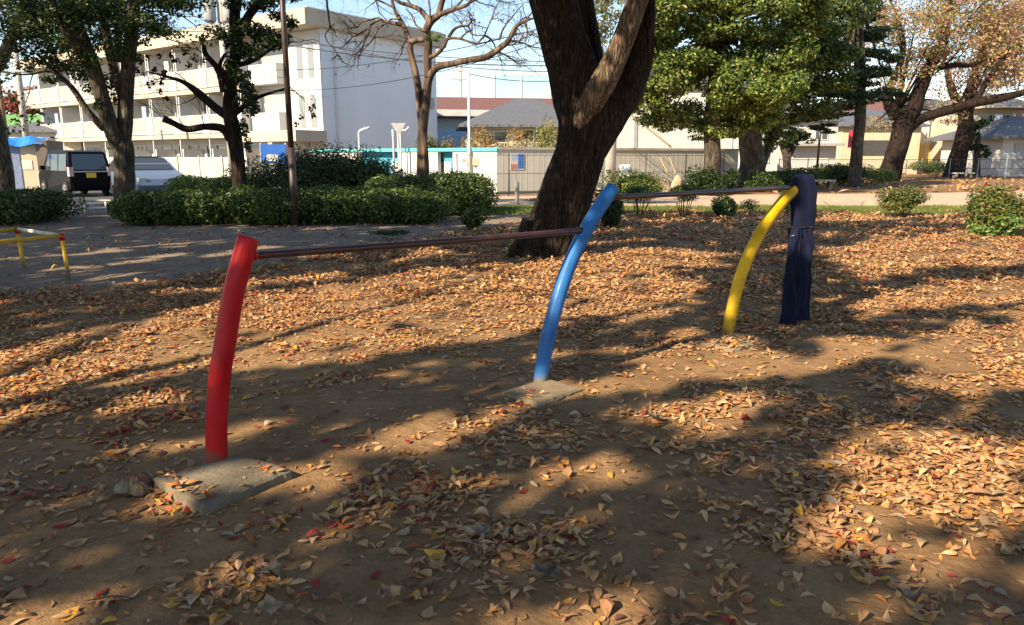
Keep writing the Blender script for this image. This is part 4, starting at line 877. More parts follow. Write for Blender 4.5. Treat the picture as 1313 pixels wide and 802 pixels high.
evergreen('evergreen_tree', 'dark evergreen with a stout fluted trunk behind the second bar', (965, 243, YE2), [([(966, 255, YE2), (965, 235, YE2), (965, 205, YE2), (962, 180, YE2), (965, 150, YE2), (985, 80, YE2)], [19, 16.5, 15, 13.5, 12, 7]), ([(975, 215, YE2+.6), (985, 190, YE2+.6), (995, 165, YE2+.8)], [6, 5, 4])],
          bl, .19, [(.03, .055, .014), (.06, .095, .02), (.13, .17, .035)], M['bark_grey'], .8, None, 11)
YE3 = 36.0; bl = []
for (u, v, ru, rv) in [(1075, 95, 50, 16), (1095, 60, 40, 16), (1085, 130, 52, 11), (1050, 150, 40, 8), (1100, 115, 40, 12), (1110, 90, 36, 12), (1105, 40, 34, 14), (1110, 15, 30, 14), (1125, 75, 26, 9), (1140, 125, 22, 7), (1060, 165, 22, 6)]:
    bl.append((u, v, rng.uniform(-1.5, 1.), ru, rv*1.15, int(ru*rv*3.8)))
evergreen('conifer_tree', 'dark flat-layered evergreen boughs over the black lamp post', (1096, 232, YE3+2), [([(1095, 245, YE3+2), (1096, 225, YE3+2), (1099, 190, YE3+2), (1103, 150, YE3+2), (1102, 80, YE3+2), (1100, 0, YE3+2)], [10, 8, 7, 6.5, 6, 4])],
          bl, .17, [(.015, .035, .012), (.025, .055, .018), (.05, .08, .02)], M['bark_grey'], .9, None, 6, None, .9)
# small ornamental
YS = 40.0
evergreen('small_tree', 'small dark round tree with forked stem behind the stout trunk', (1008, 234, YS), [([(1009, 240, YS), (1009, 215, YS), (1008, 200, YS), (1003, 188, YS)], [6, 5, 4.5, 3]), ([(1009, 205, YS), (1018, 188, YS)], [4, 3])],
          [(1000, 182, 0, 22, 12, 420), (1022, 180, 0, 20, 10, 380), (1010, 170, 0, 26, 10, 420), (990, 190, 0, 12, 10, 200)], .2, DGREEN, M['bark_grey'], 1.)
AUT = [(.44, .25, .18), (.46, .34, .14), (.34, .27, .10), (.46, .19, .14), (.16, .20, .05), (.46, .34, .24)]
def twiggy(limbs_, Y):
    def f(tb, mb):
        outs = []
        for (u, v, dx, dz, L_) in limbs_:
            branch(tb, P(u, v, Y), (dx, rng.uniform(-.5, .3), dz), L_, .07, 3, outs, .26, .03, 4, .62, 5, .8)
        for q in outs: blob_leaves(mb, q, (.55, .5, .4), 9, .20, AUT, [3, 3, 2, 2, 1, 2], .3, .1, .6)
    return f
YT = 47.0; bl = []
for (u, v, ru, rv) in [(1140, 90, 36, 16), (1180, 85, 34, 14), (1165, 60, 40, 18), (1200, 40, 44, 20), (1160, 25, 40, 20), (1230, 70, 40, 18), (1120, 160, 28, 8), (1160, 135, 24, 9), (1250, 30, 44, 22), (1130, 45, 24, 16), (1205, 128, 26, 10), (1180, 5, 50, 16), (1240, 0, 50, 16), (1130, 110, 24, 10), (1220, 150, 18, 7)]:
    bl.append((u, v, rng.uniform(-2, 2), ru*1.15, rv*1.3, int(ru*rv*2.2)))
evergreen('cherry_tree', 'old leaning cherry with dark forked trunk and thinning autumn leaves', (1142, 232, YT), [([(1132, 246, YT), (1138, 232, YT), (1146, 205, YT), (1155, 178, YT), (1158, 158, YT), (1152, 140, YT)], [20, 15, 12, 11.5, 12, 8]),
          ([(1158, 160, YT), (1172, 138, YT), (1180, 115, YT), (1190, 92, YT), (1202, 70, YT), (1212, 40, YT), (1218, 0, YT)], [9, 9, 8, 7, 6, 5, 3]), ([(1150, 150, YT), (1140, 132, YT), (1138, 118, YT), (1150, 95, YT), (1158, 60, YT), (1150, 20, YT)], [8, 7, 5.5, 4, 3.5, 2.5]),
          ([(1162, 168, YT), (1182, 152, YT), (1215, 142, YT-.5), (1250, 132, YT-1), (1282, 126, YT-1), (1315, 118, YT-1.5), (1370, 100, YT-2)], [7, 6.2, 5.5, 5.5, 5, 4, 2.5]), ([(1202, 88, YT), (1222, 84, YT), (1245, 84, YT), (1262, 78, YT)], [3.5, 3, 2.4, 1.2]),
          ([(1250, 132, YT-1), (1262, 110, YT-1), (1275, 90, YT-1), (1300, 60, YT-1)], [4, 3.5, 3, 1.5])],
          bl, .15, AUT+[(.20, .22, .05), (.10, .14, .04)], M['bark_dark'], .8, [3, 3, 2, 2, 2, 2, 2, 2], 9, 'cherry trees', .3, 'leaf_autumn', .6, .5,
          twiggy([(1190, 92, .7, .5, 4), (1212, 40, .7, .2, 4), (1158, 60, -.5, .6, 3.5), (1150, 20, -.4, .5, 4), (1250, 132, .5, .8, 4), (1300, 60, .5, .1, 4), (1262, 78, .9, .3, 3.5), (1218, 0, .6, .4, 4)], YT))
YT2 = 55.0; bl = []
for (u, v, ru, rv) in [(1270, 60, 44, 20), (1300, 40, 40, 24), (1300, 85, 36, 16), (1260, 90, 34, 14), (1320, 10, 44, 24), (1280, 5, 44, 20), (1240, 110, 30, 12), (1330, 70, 40, 22), (1290, 108, 26, 10), (1210, 100, 24, 12)]:
    bl.append((u, v, rng.uniform(-2, 2), ru*1.15, rv*1.3, int(ru*rv*2.2)))
evergreen('cherry_tree', 'upright dark cherry trunk right of the old leaning cherry', (1225, 226, YT2), [([(1218, 238, YT2), (1222, 226, YT2), (1230, 195, YT2), (1238, 165, YT2), (1240, 135, YT2), (1252, 90, YT2), (1270, 30, YT2)], [15, 12, 9.5, 9, 8, 5, 2.5]), ([(1238, 150, YT2), (1222, 120, YT2), (1212, 80, YT2)], [6, 5, 2.5])],
          bl, .17, [(.44, .24, .19), (.44, .18, .14), (.42, .32, .16), (.26, .26, .10), (.46, .32, .24)], M['bark_dark'], .85, None, 9, 'cherry trees', .3, 'leaf_autumn', .6, .5,
          twiggy([(1270, 30, .5, .3, 5), (1252, 90, .7, .4, 5), (1212, 80, -.4, .6, 4), (1260, 60, .8, 0, 5), (1285, 80, .8, .1, 5)], YT2))
YT4 = 53.; evergreen('tree', 'bushy dark green tree just right of the upright cherry trunk', (1250, 226, YT4+4), [([(1252, 236, YT4+4), (1252, 210, YT4+4), (1254, 180, YT4+4)], [5, 4, 3])], [(1256, 165, 0, 14, 12, 300), (1250, 182, 0, 15, 12, 300), (1258, 196, 0, 10, 10, 160)], .28, DGREEN+[(.06, .1, .03)], M['bark_grey'], 1.2)
evergreen('tree', 'hazy autumn tree behind the right end of the huge tree fork', (775, 225, 62), [([(776, 236, 62), (776, 190, 62), (778, 120, 62)], [6, 5, 3])], [(778, 60, 0, 30, 26, 700), (770, 30, 0, 28, 24, 600), (790, 95, 0, 26, 26, 600), (785, 10, 0, 30, 20, 600), (795, 130, 0, 20, 18, 300)], .3, [(.20, .20, .07), (.28, .22, .10), (.12, .15, .05)], M['bark_grey'], 1.2, leafm='leaf_autumn')
# ------------------------------------------------------------------ grass strip, path, parking lot
def sheet(name, pts, m, z): 
    mb = MB(); mb.add(np.array([(p[0], p[1], z) for p in pts]), [list(range(len(pts)))]); return mb.build(name, m, origin=(0, 0, 0), kind='structure')
sheet('park_path', [(-1.5, 23.2), (3, 22.6), (9.5, 21.8), (18, 22.6), (40, 26), (60, 32), (60, 46), (30, 36), (18, 31.6), (6, 29.4), (-2, 28.6), (-6, 26.5)], M['sand'], .006)
sheet('parking_lot', [(-60, 19.6), (-7.2, 19.8), (-5.5, 23.5), (-3, 28.4), (-1.2, 29.8), (-9.4, 36.2), (-13, 41), (-44, 64), (-90, 64)], M['asphalt'], .005)
n = 60000; y = rng.uniform(18.9, 23.0, n); x = rng.uniform(-1.5, 15.5, n)
k_ = (fbm(x*.8, y*.8, 0, 91, 3) > .40) & (np.abs(y-21.2-.25*np.sin(x)) < 1.5); x, y = x[k_], y[k_]; n = len(x); hh = .05+.07*rng.random(n); a = rng.random(n)*6.28; w_ = .008
b0 = np.stack([x, y, 0*x], 1); dx = np.stack([np.cos(a)*w_, np.sin(a)*w_, 0*a], 1); tip = b0+np.stack([rng.normal(size=n)*.03, rng.normal(size=n)*.03, hh], 1)
V = np.stack([b0-dx, b0+dx, tip], 1).reshape(-1, 3); mb = MB(); mb.add(V, (np.arange(n)[:, None]*3+np.arange(3)), np.repeat(pal([(.10, .17, .03), (.15, .22, .05), (.2, .22, .07)], n), 3, axis=0))
tag(mb.build('grass', M['grass'], origin=(7, 21, 0)), 'thin strip of short green grass along the sandy path', 'grass', kind='stuff')
def rock(u, v, wpx, hpx, label, m=None, seed=0, Y=None, z0=0):
    g = G(u, v) if Y is None else P(u, v, Y); 
    if Y is not None: g[2] = z0
    s = pxm(g[1]); a = np.linspace(0, 2*np.pi, 18, endpoint=False); V = []
    for q in np.linspace(0, 1, 9):
        ph = q*math.pi*.58; rr = math.sin(ph)
        x = rr*np.cos(a); y_ = rr*np.sin(a); z = np.full(18, math.cos(ph)); nz = .7+.6*fbm(x*1.6+seed, y_*1.6, z*1.6+seed, 7, 3)
        V.append(np.stack([g[0]+x*nz*wpx/2*s, g[1]+.2+y_*nz*wpx/2*s*.8, np.maximum(g[2]+z*nz*hpx*s*.95, -.05)], 1))
    V = np.concatenate(V); i = np.arange(8)[:, None]*18; j = np.arange(18)[None, :]
    mb = MB(); mb.add(V, np.stack([i+j+18, i+(j+1) % 18+18, i+(j+1) % 18, i+j], -1).reshape(-1, 4)); o_ = mb.build('rock', m or M['rock'], smooth=True)
    return tag(o_, label, 'rock', 'rocks in the park')
rock(1121, 266, 26, 12, 'smooth brown boulder on the grass beside the gappy shrub')
rock(1054, 264, 20, 6, 'low flat stone behind the draped trousers', seed=4)
rock(870, 247, 20, 22, 'tallest pale rock in the rock pile', seed=1, m=M['rock']); rock(888, 246, 16, 22, 'squarish pale rock right of the tallest rock in the pile', seed=2)
rock(855, 246, 18, 16, 'small rounded pale rock at the left of the pile', seed=3); rock(903, 244, 14, 14, 'whitish small rock at the right end of the pile', m=M['conc_l'], seed=5); rock(838, 242, 20, 14, 'low whitish rock seen over the yellow green shrub', m=M['conc_l'], seed=6)
rock(383, 338, 14, 5, 'small pale stone on the ground just beyond the first bar', seed=8); 
# ------------------------------------------------------------------ apartment block
ax, ay = -10.56, 44.0; fa = frame(ax, ay, -.8, .6); fg = frame(ax, ay, .6, .8)
apt = thing('apartment_building', 'long three storey white apartment block with balconies and blank shaded gable', 'building', (ax, ay, 0))
LB = 38.0; W_ = 9.2; FL = [0, 2.95, 5.75]; TOP = 8.55
def bx(*a, f=fa): return MB().box(*a, fr=f)
bx(3.2, LB, -W_, -.002, 0, TOP).build('wall', M['plaster'], apt)
bx(0, 3.2, -W_, .35, 0, TOP).build('stair_tower', M['plaster_shade_side'], apt)
mb = MB(); mb.box(.003, 3.0, .352, .42, 0.2, TOP-.02, fr=fa); mb.build('front_panel', M['plaster'], apt)
for z0 in (3.0, 5.8):
    for s in (.55, 1.55): bx(s, s+.5, .423, .44, z0+.15, z0+2.0).build('slit_window', M['glass_l'], apt)
rf = bx(-.5, LB+.5, -W_-.5, 1.7, TOP, TOP+.85).build('roof_fascia', M['cream'], apt)
bx(-.3, LB+.3, -W_-.3, 1.4, TOP+.85, TOP+.95).build('roof_cap', M['lgrey'], rf)
bx(-.3, 5.6, .45, 2.6, 2.35, 2.95).build('entrance_canopy', M['cream'], apt)
bx(3.6, 5.9, -.001, .06, 3.1, 5.4).build('stair_opening', M['grey'], apt); bx(3.6, 5.9, -.001, .06, 5.9, 8.2).build('stair_opening', M['grey'], apt)
bx(3.4, 6.2, .08, .9, 3.0, 4.1).build('stair_parapet', M['plaster'], apt); bx(3.4, 6.2, .08, .9, 5.75, 6.9).build('stair_parapet', M['plaster'], apt)
for z0 in FL[1:]: bx(6.3, LB, 0, 1.5, z0-.28, z0).build('balcony_slab', M['cream'], apt)
nb = 9; bw = (LB-6.3)/nb
for fi, z0 in enumerate(FL):
    for i in range(nb):
        s0 = 6.3+i*bw
        w = bx(s0+.5, s0+bw-.6, .0, .03, z0+.15, z0+2.25).build('balcony_window', M['glass'] if (i+fi) % 3 else M['glass_l'], apt)
        mb = MB()
        for q in (s0+.45, s0+bw/2-.05, s0+bw-.6): mb.box(q, q+.06, .03, .08, z0+.1, z0+2.3, fr=fa)
        mb.box(s0+.45, s0+bw-.54, .032, .082, z0+2.25, z0+2.33, fr=fa); mb.build('frame', M['white'], w)
        if (i+fi) % 2: bx(s0+.55, s0+1.5, .035, .06, z0+.2, z0+2.2).build('curtain', M['white'], w)
        bx(s0-.06, s0+.06, .05, 1.45, z0+.02, z0+(2.4 if fi else 2.0)).build('partition', M['white'], apt)
        if fi:
            mb = MB(); mb.box(s0+.06, s0+bw-.06, 1.47, 1.53, z0+1.12, z0+1.18, fr=fa); mb.box(s0+.06, s0+bw-.06, 1.48, 1.52, z0+.06, z0+.12, fr=fa)
            for q in np.arange(s0+.75, s0+bw-.1, .11): mb.box(q, q+.055, 1.485, 1.515, z0+.12, z0+1.12, fr=fa)
            mb.build('railing', M['white'], apt); bx(s0-.1, s0+.7, 1.44, 1.56, z0+.01, z0+1.22).build('parapet_panel', M['plaster'], apt)
        else:
            mb = MB(); mb.box(s0+1.9, s0+2.7, .1, .45, .1, .75, fr=fa); mb.build('air_conditioner', M['white'], apt)
        mb = MB(); mb.tube(fa(np.array([(s0+.3, 1.4, z0+.1), (s0+.3, 1.4, z0+2.6)])), .05, 6); mb.build('drain_pipe', M['white'], apt)
        if fi and (i*7+fi*3) % 4 == 0:
            bx(s0+1.2, s0+1.75, 1.2, 1.26, z0+1.0, z0+2.0).build('laundry', M['paleblue'] if i % 2 else M['white'], apt)
mb = MB(); mb.tube(fg(np.array([(.6, .06, .2), (.6, .06, TOP)])), .07, 8); mb.build('downpipe', M['white'], apt)
bx(7.6, 8.6, .01, .35, 4.6, 5.3, f=fg).build('wall_box', M['grey'], apt)
# slatted fence along the ground floor flats
ff = frame(*fa(np.array([(2.0, 4.2, 0)]))[0][:2], -.8, .6)
fe = thing('white_fence', 'long white slatted fence in front of the ground floor flats', 'fence', (*ff(np.array([(17, 0, 0)]))[0][:2], 0))
mb = MB(); mb.box(0, 36, -.02, .02, 1.4, 1.46, fr=ff); mb.box(0, 36, -.02, .02, .15, .21, fr=ff)
for q in np.arange(0, 36, .13): mb.box(q, q+.075, -.012, .012, .21, 1.4, fr=ff)
mb.build('slat_panel', M['white'], fe)
for q in np.arange(0, 36.1, 2.4): bx(q-.06, q+.06, -.06, .06, 0, 1.55, f=ff).build('post', M['conc_l'], fe)
bn = P(350, 197, 34)
bb = thing('blue_banner', 'bright blue banner with a white blotch fixed beside the flats', 'banner', (bn[0], bn[1], 0))
f_ = frame(bn[0]-.55, 34, 1, .1); bx(0, 1.1, 0, .03, 1.2, 2.05, f=f_).build('cloth', M['blue'], bb); bx(.25, .75, .033, .036, 1.3, 1.6, f=f_).build('print', M['white'], bb)
for s in (0, 1.1): bx(s-.03, s+.03, -.05, -.005, 0, 2.1, f=f_).build('post', M['lgrey'], bb)
# ------------------------------------------------------------------ boundary wall with teal coping
wx, wy = -.61, 30.3; fw = frame(wx, wy, -.8, .6); fr2 = frame(wx, wy, .87, .5)
bwall = thing('boundary_wall', 'low white block wall with turquoise coping and blue bays', 'wall', (wx, wy, 0))
HT = 1.86
segs = [(0, 2.35, 0), (2.35, 3.2, 1), (3.2, 5.6, 0), (5.6, 8.3, 1), (8.3, 11.5, 0)]
for a, c, k in segs:
    bx(a, c, -.2 if not k else -.6, -.002 if not k else -.35, 0, HT-.14, f=fw).build('wall_panel', M['blue_wall'] if k else M['plaster'], bwall)
    if k: bx(a+.35, a+.75, -.34, -.30, .0, 1.3, f=fw).build('door', M['white'], bwall)
bx(-.04, 11.6, -.65, .06, HT-.14, HT, f=fw).build('coping', M['teal'], bwall)
wall2 = mat('warm_wall_panel', (.56, .53, .47), .85, .12, .8, stretch=(1, 1, .3))  # off-white, a little warmer than the plaster bays
bx(.003, 13.5, -.2, -.003, 0.12, HT-.08, f=fr2).build('wall_panel', wall2, bwall)
bx(.05, 13.5, -.25, .05, HT-.08, HT+.02, f=fr2).build('coping', M['conc_l'], bwall)
bx(.0, 13.5, -.2, .02, 0, .1, f=fr2).build('plinth', M['dgrey'], bwall)
mb = MB()
for q in np.arange(.28, 13.4, .28): mb.box(q, q+.018, -.002, .004, .13, HT-.09, fr=fr2)
for q in np.arange(.4, 1.7, .4): mb.box(.0, 2.3, -.001, .003, q, q+.014, fr=fw)
mb.build('panel_joints', M['lgrey'], bwall)
ps = thing('poster', 'small blue, white and red notice poster on the boundary wall', 'poster', (*fr2(np.array([(1.0, .03, 1.2)]))[0],))
bx(.62, 1.27, .0045, .02, .98, 1.62, f=fr2).build('sheet', M['white'], ps); bx(.97, 1.26, .021, .024, 1.02, 1.60, f=fr2).build('blue_field', M['blue'], ps)
bx(.64, .95, .021, .024, 1.0, 1.2, f=fr2).build('red_field', mat('faded_red_print', (.55, .16, .12)), ps); bx(.66, .93, .021, .024, 1.36, 1.58, f=fr2).build('photo_field', M['paleblue'], ps)
# mesh fence in front of it
fo = frame(wx-.2, wy-1.2, .9, .42); fen = thing('mesh_fence', 'thin dark wire fence in front of the boundary wall', 'fence', (wx+4, wy, 0))
for q in (-1.4, .75, 2.9, 5.05, 7.2, 9.3, 11.4): 
    mb = MB(); c = fo(np.array([(q, 0, 0), (q, 0, 1.62)])); mb.tube(c, .024, 8); mb.build('post', M['dgrey'], fen, smooth=True)
mb = MB()
for z in (1.56, .85, .1): mb.tube(fo(np.array([(-1.4, 0, z), (11.4, 0, z)])), .011, 5)
mb.build('rail', M['dgrey'], fen)
mb = MB()
for z in np.arange(.15, 1.55, .1): mb.tube(fo(np.array([(-1.4, 0, z), (11.4, 0, z)])), .0022, 3, cap=False)
for q in np.arange(-1.4, 11.4, .1): mb.tube(fo(np.array([(q, 0, .1), (q, 0, 1.55)])), .0022, 3, cap=False)
mb.build('wire_mesh', M['grey'], fen)
g = G(663, 262); mb = MB(); mb.tube(np.array([(g[0], g[1], -.1), (g[0], g[1], .66), (g[0], g[1], .70), (g[0], g[1], .72)]), np.array([.07, .07, .055, .02]), 16)
tag(mb.build('bollard', M['conc_l'], smooth=True), 'short pale round bollard left of the huge tree', 'bollard')
g = G(768, 262); mb = MB(); mb.tube(np.array([(g[0], g[1], -.1), (g[0], g[1], .66), (g[0], g[1], .70), (g[0], g[1], .72)]), np.array([.07, .07, .055, .02]), 16)
tag(mb.build('bollard', M['conc_l'], smooth=True), 'short pale bollard just right of the huge tree trunk', 'bollard')
# white parking rail
a = G(84, 276); c = G(134, 274); pr = thing('parking_rail', 'low white pipe rail in the gap between two hedges', 'railing', (a[0], a[1], 0)); top = P(100, 258, a[1])[2]
f_ = frame(a[0]-3, a[1], 1, 0.02); mb = MB(); mb.tube(f_(np.array([(0, 0, top), (6, 0, top)])), .035, 8); mb.build('rail', M['white'], pr, smooth=True)
for q in np.arange(.2, 6, .55): mb = MB(); mb.tube(f_(np.array([(q, 0, 0), (q, 0, top-.01)])), .028, 8); mb.build('post', M['white'], pr, smooth=True)
# ------------------------------------------------------------------ street furniture and poles
def pole(name, label, cat, u, Y, zt, r0, r1, m, base_v=None):
    b0 = P(u, 200, Y); ro = thing(name, label, cat, (b0[0], Y, 0)); mb = MB(); mb.tube(np.array([(b0[0], Y, -.1), (b0[0], Y, zt)]), np.array([r0, r1]), 14); mb.build('pole', m, ro, smooth=True); return ro, b0[0]
ro, x = pole('lamp_pole', 'slim light grey pole with meter boxes by the boundary wall', 'pole', 602, 31, P(602, 90, 31)[2], .075, .05, M['lgrey'])
mb = MB(); mb.box(x+.12, x+.38, 30.85, 31.05, 1.15, 1.45); mb.build('meter_box', M['cream'], ro); mb = MB(); mb.box(x-.3, x-.12, 30.9, 31.05, 1.25, 1.42); mb.build('junction_box', M['grey'], ro)
mb = MB(); mb.tube(np.array([(x-.5, 31, 5.1), (x+.3, 31, 5.3)]), .02, 6); mb.build('bracket', M['lgrey'], ro)
ro, x = pole('street_lamp', 'short white street lamp with drooping arm before the gable', 'street lamp', 461, 33.5, P(461, 170, 33.5)[2], .045, .035, M['lgrey'])
z = P(461, 170, 33.5)[2]; mb = MB(); mb.tube(np.array([(x, 33.5, z-.02), (x+.12, 33.5, z+.08), (x+.5, 33.5, z+.22)]), np.array([.04, .07, .05]), 10, smoothn=3); mb.build('lamp_head', M['white'], ro, smooth=True)
ro, x = pole('street_lamp', 'tall white pole lamp beside the inverted triangle road sign', 'street lamp', 514, 33.5, P(514, 160, 33.5)[2], .04, .03, M['lgrey'])
z = P(514, 166, 33.5)[2]; mb = MB(); mb.tube(np.array([(x, 33.5, z), (x+.25, 33.4, z-.05), (x+.42, 33.3, z+.08)]), np.array([.03, .05, .05]), 8, smoothn=3); mb.build('lamp_head', M['white'], ro, smooth=True)
ro, x = pole('road_sign', 'grey back of an inverted triangle road sign on a pole', 'road sign', 511, 33.0, P(511, 158, 33)[2], .035, .035, M['lgrey'])
z = P(511, 158, 33)[2]; mb = MB(); mb.add(np.array([(x-.30, 32.94, z), (x+.36, 32.94, z), (x+.05, 32.94, z-.55), (x-.30, 32.97, z), (x+.36, 32.97, z), (x+.05, 32.97, z-.55)]), [[0, 2, 1], [3, 4, 5], [0, 1, 4, 3], [1, 2, 5, 4], [2, 0, 3, 5]]); mb.build('sign_plate', M['grey'], ro)
ro, x = pole('sign_post', 'dark slim post with pale top left of the triangle sign', 'post', 505, 32.6, P(505, 168, 32.6)[2], .05, .05, M['grey'])
mb = MB(); mb.tube(np.array([(x, 32.6, P(505, 175, 32.6)[2]), (x, 32.6, P(505, 166, 32.6)[2])]), .06, 12); mb.build('pole_cap', M['white'], ro)
YU = 28.5
ro, x = pole('utility_pole', 'thick pale concrete utility pole right of the huge tree', 'utility pole', 783, YU, 5.0, .22, .19, M['conc_l'])
mb = MB(); mb.tube(np.array([(x, YU, 5.0), (x, YU, 5.06)]), .205, 14); mb.build('pole_cap', M['grey'], ro)
ro, x = pole('white_notice_sign', 'small white and pale blue sign above the yellow green shrub', 'sign', 801, 27.5, .95, .02, .02, M['lgrey'])
mb = MB(); mb.box(x-.19, x+.19, 27.42, 27.46, .75, 1.22); mb.build('board', M['white'], ro); mb = MB(); mb.box(x-.15, x+.15, 27.405, 27.415, .98, 1.16); mb.build('print', M['paleblue'], ro)
for k_, (u0, u1) in enumerate(((856, 846), (866, 858))):
    a = P(u0, 222, 29); c = P(u1, 202, 29.3); mb = MB(); mb.tube(np.array([a, c]), .022, 8); tag(mb.build('wooden_stake', mat('pale_timber', (.45, .30, .14), .7)), ('long', 'shorter')[k_]+' slanting wooden stake above the rock pile, '+('left', 'right')[k_]+' of two', 'stake')
for u in (846, 858): pass
# utility poles at the left and the one with transformers
for (u, Y, vt, r0, m, lab) in ((11, 46, 88, .16, M['wood'], 'thin brown utility pole at the far left above the blue tarp'), (37, 44, 78, .20, M['conc_l'], 'thick grey concrete utility pole at the far left')):
    ro, x = pole('utility_pole', lab, 'utility pole', u, Y, P(u, vt, Y)[2]+2.5, r0, r0*.75, m)
    for z in (6.2, 7.4): mb = MB(); mb.box(x-.8, x+.8, Y-.3, Y-.22, z, z+.09); mb.build('crossarm', M['grey'], ro)
YX = 36.; ro, x = pole('utility_pole', 'utility pole with grey transformer cans above the apartment roof', 'utility pole', 297, YX, 9.6, .19, .14, M['conc_l'])
for dx in (-.42, .42): mb = MB(); mb.tube(np.array([(x+dx, YX-.2, 7.5), (x+dx, YX-.2, 7.6), (x+dx, YX-.2, 8.6), (x+dx, YX-.2, 8.7)]), np.array([.2, .26, .26, .16]), 16); mb.build('transformer', M['grey'], ro, smooth=True)
mb = MB(); mb.box(x-.9, x+.9, YX-.3, YX-.2, 7.3, 7.45); mb.box(x-1, x+1, YX-.08, YX+.02, 9.3, 9.4); mb.build('crossarm', M['grey'], ro)
mb = MB()
for dx in (-.8, -.4, .4, .8): mb.tube(np.array([(x+dx, YX, 9.4), (x+dx, YX, 9.6)]), .05, 8)
mb.build('insulator', M['white'], ro)
# far poles
ro, x = pole('utility_pole', 'distant utility pole with crossarms above the red brown roof', 'utility pole', 592, 75, P(592, 84, 75)[2], .2, .14, M['conc_l'])
for vv in (92, 103): z = P(592, vv, 75)[2]; mb = MB(); mb.box(x-.9, x+.9, 74.8, 74.9, z, z+.12); mb.build('crossarm', M['grey'], ro)
def wire(a, c, sag, label, r=.016):
    t_ = np.linspace(0, 1, 24)[:, None]; p = np.array(a)*(1-t_)+np.array(c)*t_; p[:, 2] -= sag*4*(t_*(1-t_))[:, 0]
    mb = MB(); mb.tube(p, r, 4, cap=False); tag(mb.build('power_line', M['wire']), label, 'power line', 'overhead wires')
wire(P(-60, -12, 36), P(288, 24, YX), .15, 'uppermost wire between the maple crown and the transformers')
wire(P(287, 36, YX), P(-60, 16, 34), .2, 'upper wire of the pair just below the transformer pole top')
wire(P(287, 40, YX), P(-60, 24, 34), .2, 'lower wire of the pair just below the transformer pole top')
wire(P(287, 20, YX), P(760, 92, 30), .7, 'long wire falling from the transformers across the gable top')
wire(P(287, 38, YX), P(760, 80, 30), .35, 'upper wire crossing the gable behind the bare tree')
wire(P(287, 42, YX), P(760, 84, 30), .45, 'middle wire crossing the gable behind the bare tree', .022)
wire(P(350, 90, 40), P(750, 20, YU), .5, 'wire rising to the right across the shaded gable')
wire(P(300, 112, 40), P(750, 34, YU), .9, 'lower rising wire across the shaded gable')
wire(P(330, 96, 40), P(592, 118, 75), .2, 'thin wire running to the distant pole')
wire(P(592, 96, 75), P(400, 150, 80), .3, 'low wire left of the distant pole')
wire(P(602, 95, 31), P(750, 100, YU), .2, 'wire from the slim grey pole towards the huge tree')
# ------------------------------------------------------------------ cars
def car_body(prof, hw, tuck, beltz):
    """prof: closed side outline (x, z) clockwise; the glasshouse narrows above beltz"""
    mb = MB(); k = len(prof); ys = [-1, -.93, -.5, 0, .5, .93, 1]
    V = []
    for y in ys:
        for (x, z) in prof:
            w = hw*(1-tuck*max(0, (z-beltz)))-.02*max(0, .5-z)
            e = 1 if abs(y) < .95 else 0
            xx = x*(1 if e else .985); zz = z if e else z*.985+.008
            V.append((xx, y*w, zz))
    n = len(ys); F = [np.array([[i*k+j, i*k+(j+1) % k, (i+1)*k+(j+1) % k, (i+1)*k+j]]) for i in range(n-1) for j in range(k)]
    mb.add(np.array(V), np.concatenate(F)); mb.f.append(np.array([list(range(k))[::-1]])); mb.f.append(np.array([[(n-1)*k+j for j in range(k)]])); return mb
def panel(mb, pts, th=.012, nrm=(0, 1, 0)):
    V = np.array(pts, float); k = len(V); nr = np.array(nrm, float); W2 = V+nr*th
    mb.add(np.concatenate([V, W2]), [list(range(k)), list(range(2*k-1, k-1, -1))]+[[i, (i+1) % k, (i+1) % k+k, i+k] for i in range(k)]); return mb
def wheel(par, x, y, r):
    mb = MB(); mb.tube(np.array([(x, y-.09, r), (x, y-.07, r), (x, y+.07, r), (x, y+.09, r)]), np.array([r*.86, r, r, r*.86]), 28)
    w = mb.build('wheel', M['tyre'], par, local=True, smooth=False)
    s = 1 if y > 0 else -1; mb = MB(); mb.tube(np.array([(x, y+s*.06, r), (x, y+s*.094, r)]), r*.64, 20)
    for a in np.linspace(0, 6.28, 6)[:-1]: mb.tube(np.array([(x, y+s*.10, r), (x+math.cos(a)*r*.6, y+s*.098, r+math.sin(a)*r*.6)]), .022, 6)
    mb.build('rim', M['rim'], w, local=True)
# black tall van; local +x is forward
vb = P(106, 225, 28.6); van = thing('parked_van', 'tall black box van with yellow plate parked beyond the hedge', 'van', (vb[0]-.9, 29.6, 0), None, R(139))
prof = [(-1.68, .32), (-1.70, .60), (-1.68, .95), (-1.60, 1.45), (-1.50, 1.68), (-1.2, 1.74), (.2, 1.75), (.62, 1.70), (1.02, 1.20), (1.12, 1.02), (1.60, .92), (1.70, .75), (1.70, .32), (1.35, .22), (-1.4, .22)]
car_body(prof, .74, .16, .95).build('body', M['car_black'], van, local=True)
for s in (-1, 1):
    for x0, x1 in ((-1.42, -.62), (-.55, .22), (.29, .80)):
        yb = s*.745; yt = s*(.74*(1-.16*.68)+.004)
        xt1 = min(x1, .52) if x1 > .5 else x1
        w = MB(); panel(w, [(x0, yb, .98), (x1, yb, .98), (xt1, yt, 1.60), (x0+.04, yt, 1.60)], .008*s); w.build('side_window', M['glass'], van, local=True)
w = MB(); panel(w, [(-1.685, -.62, 1.02), (-1.685, .62, 1.02), (-1.575, .55, 1.60), (-1.575, -.55, 1.60)], -.012, (1, 0, .1)); w.build('rear_window', M['glass'], van, local=True)
w = MB(); panel(w, [(1.10, -.62, 1.08), (1.10, .62, 1.08), (.68, .56, 1.66), (.68, -.56, 1.66)], .012, (1, 0, .3)); w.build('windscreen', M['glass'], van, local=True)
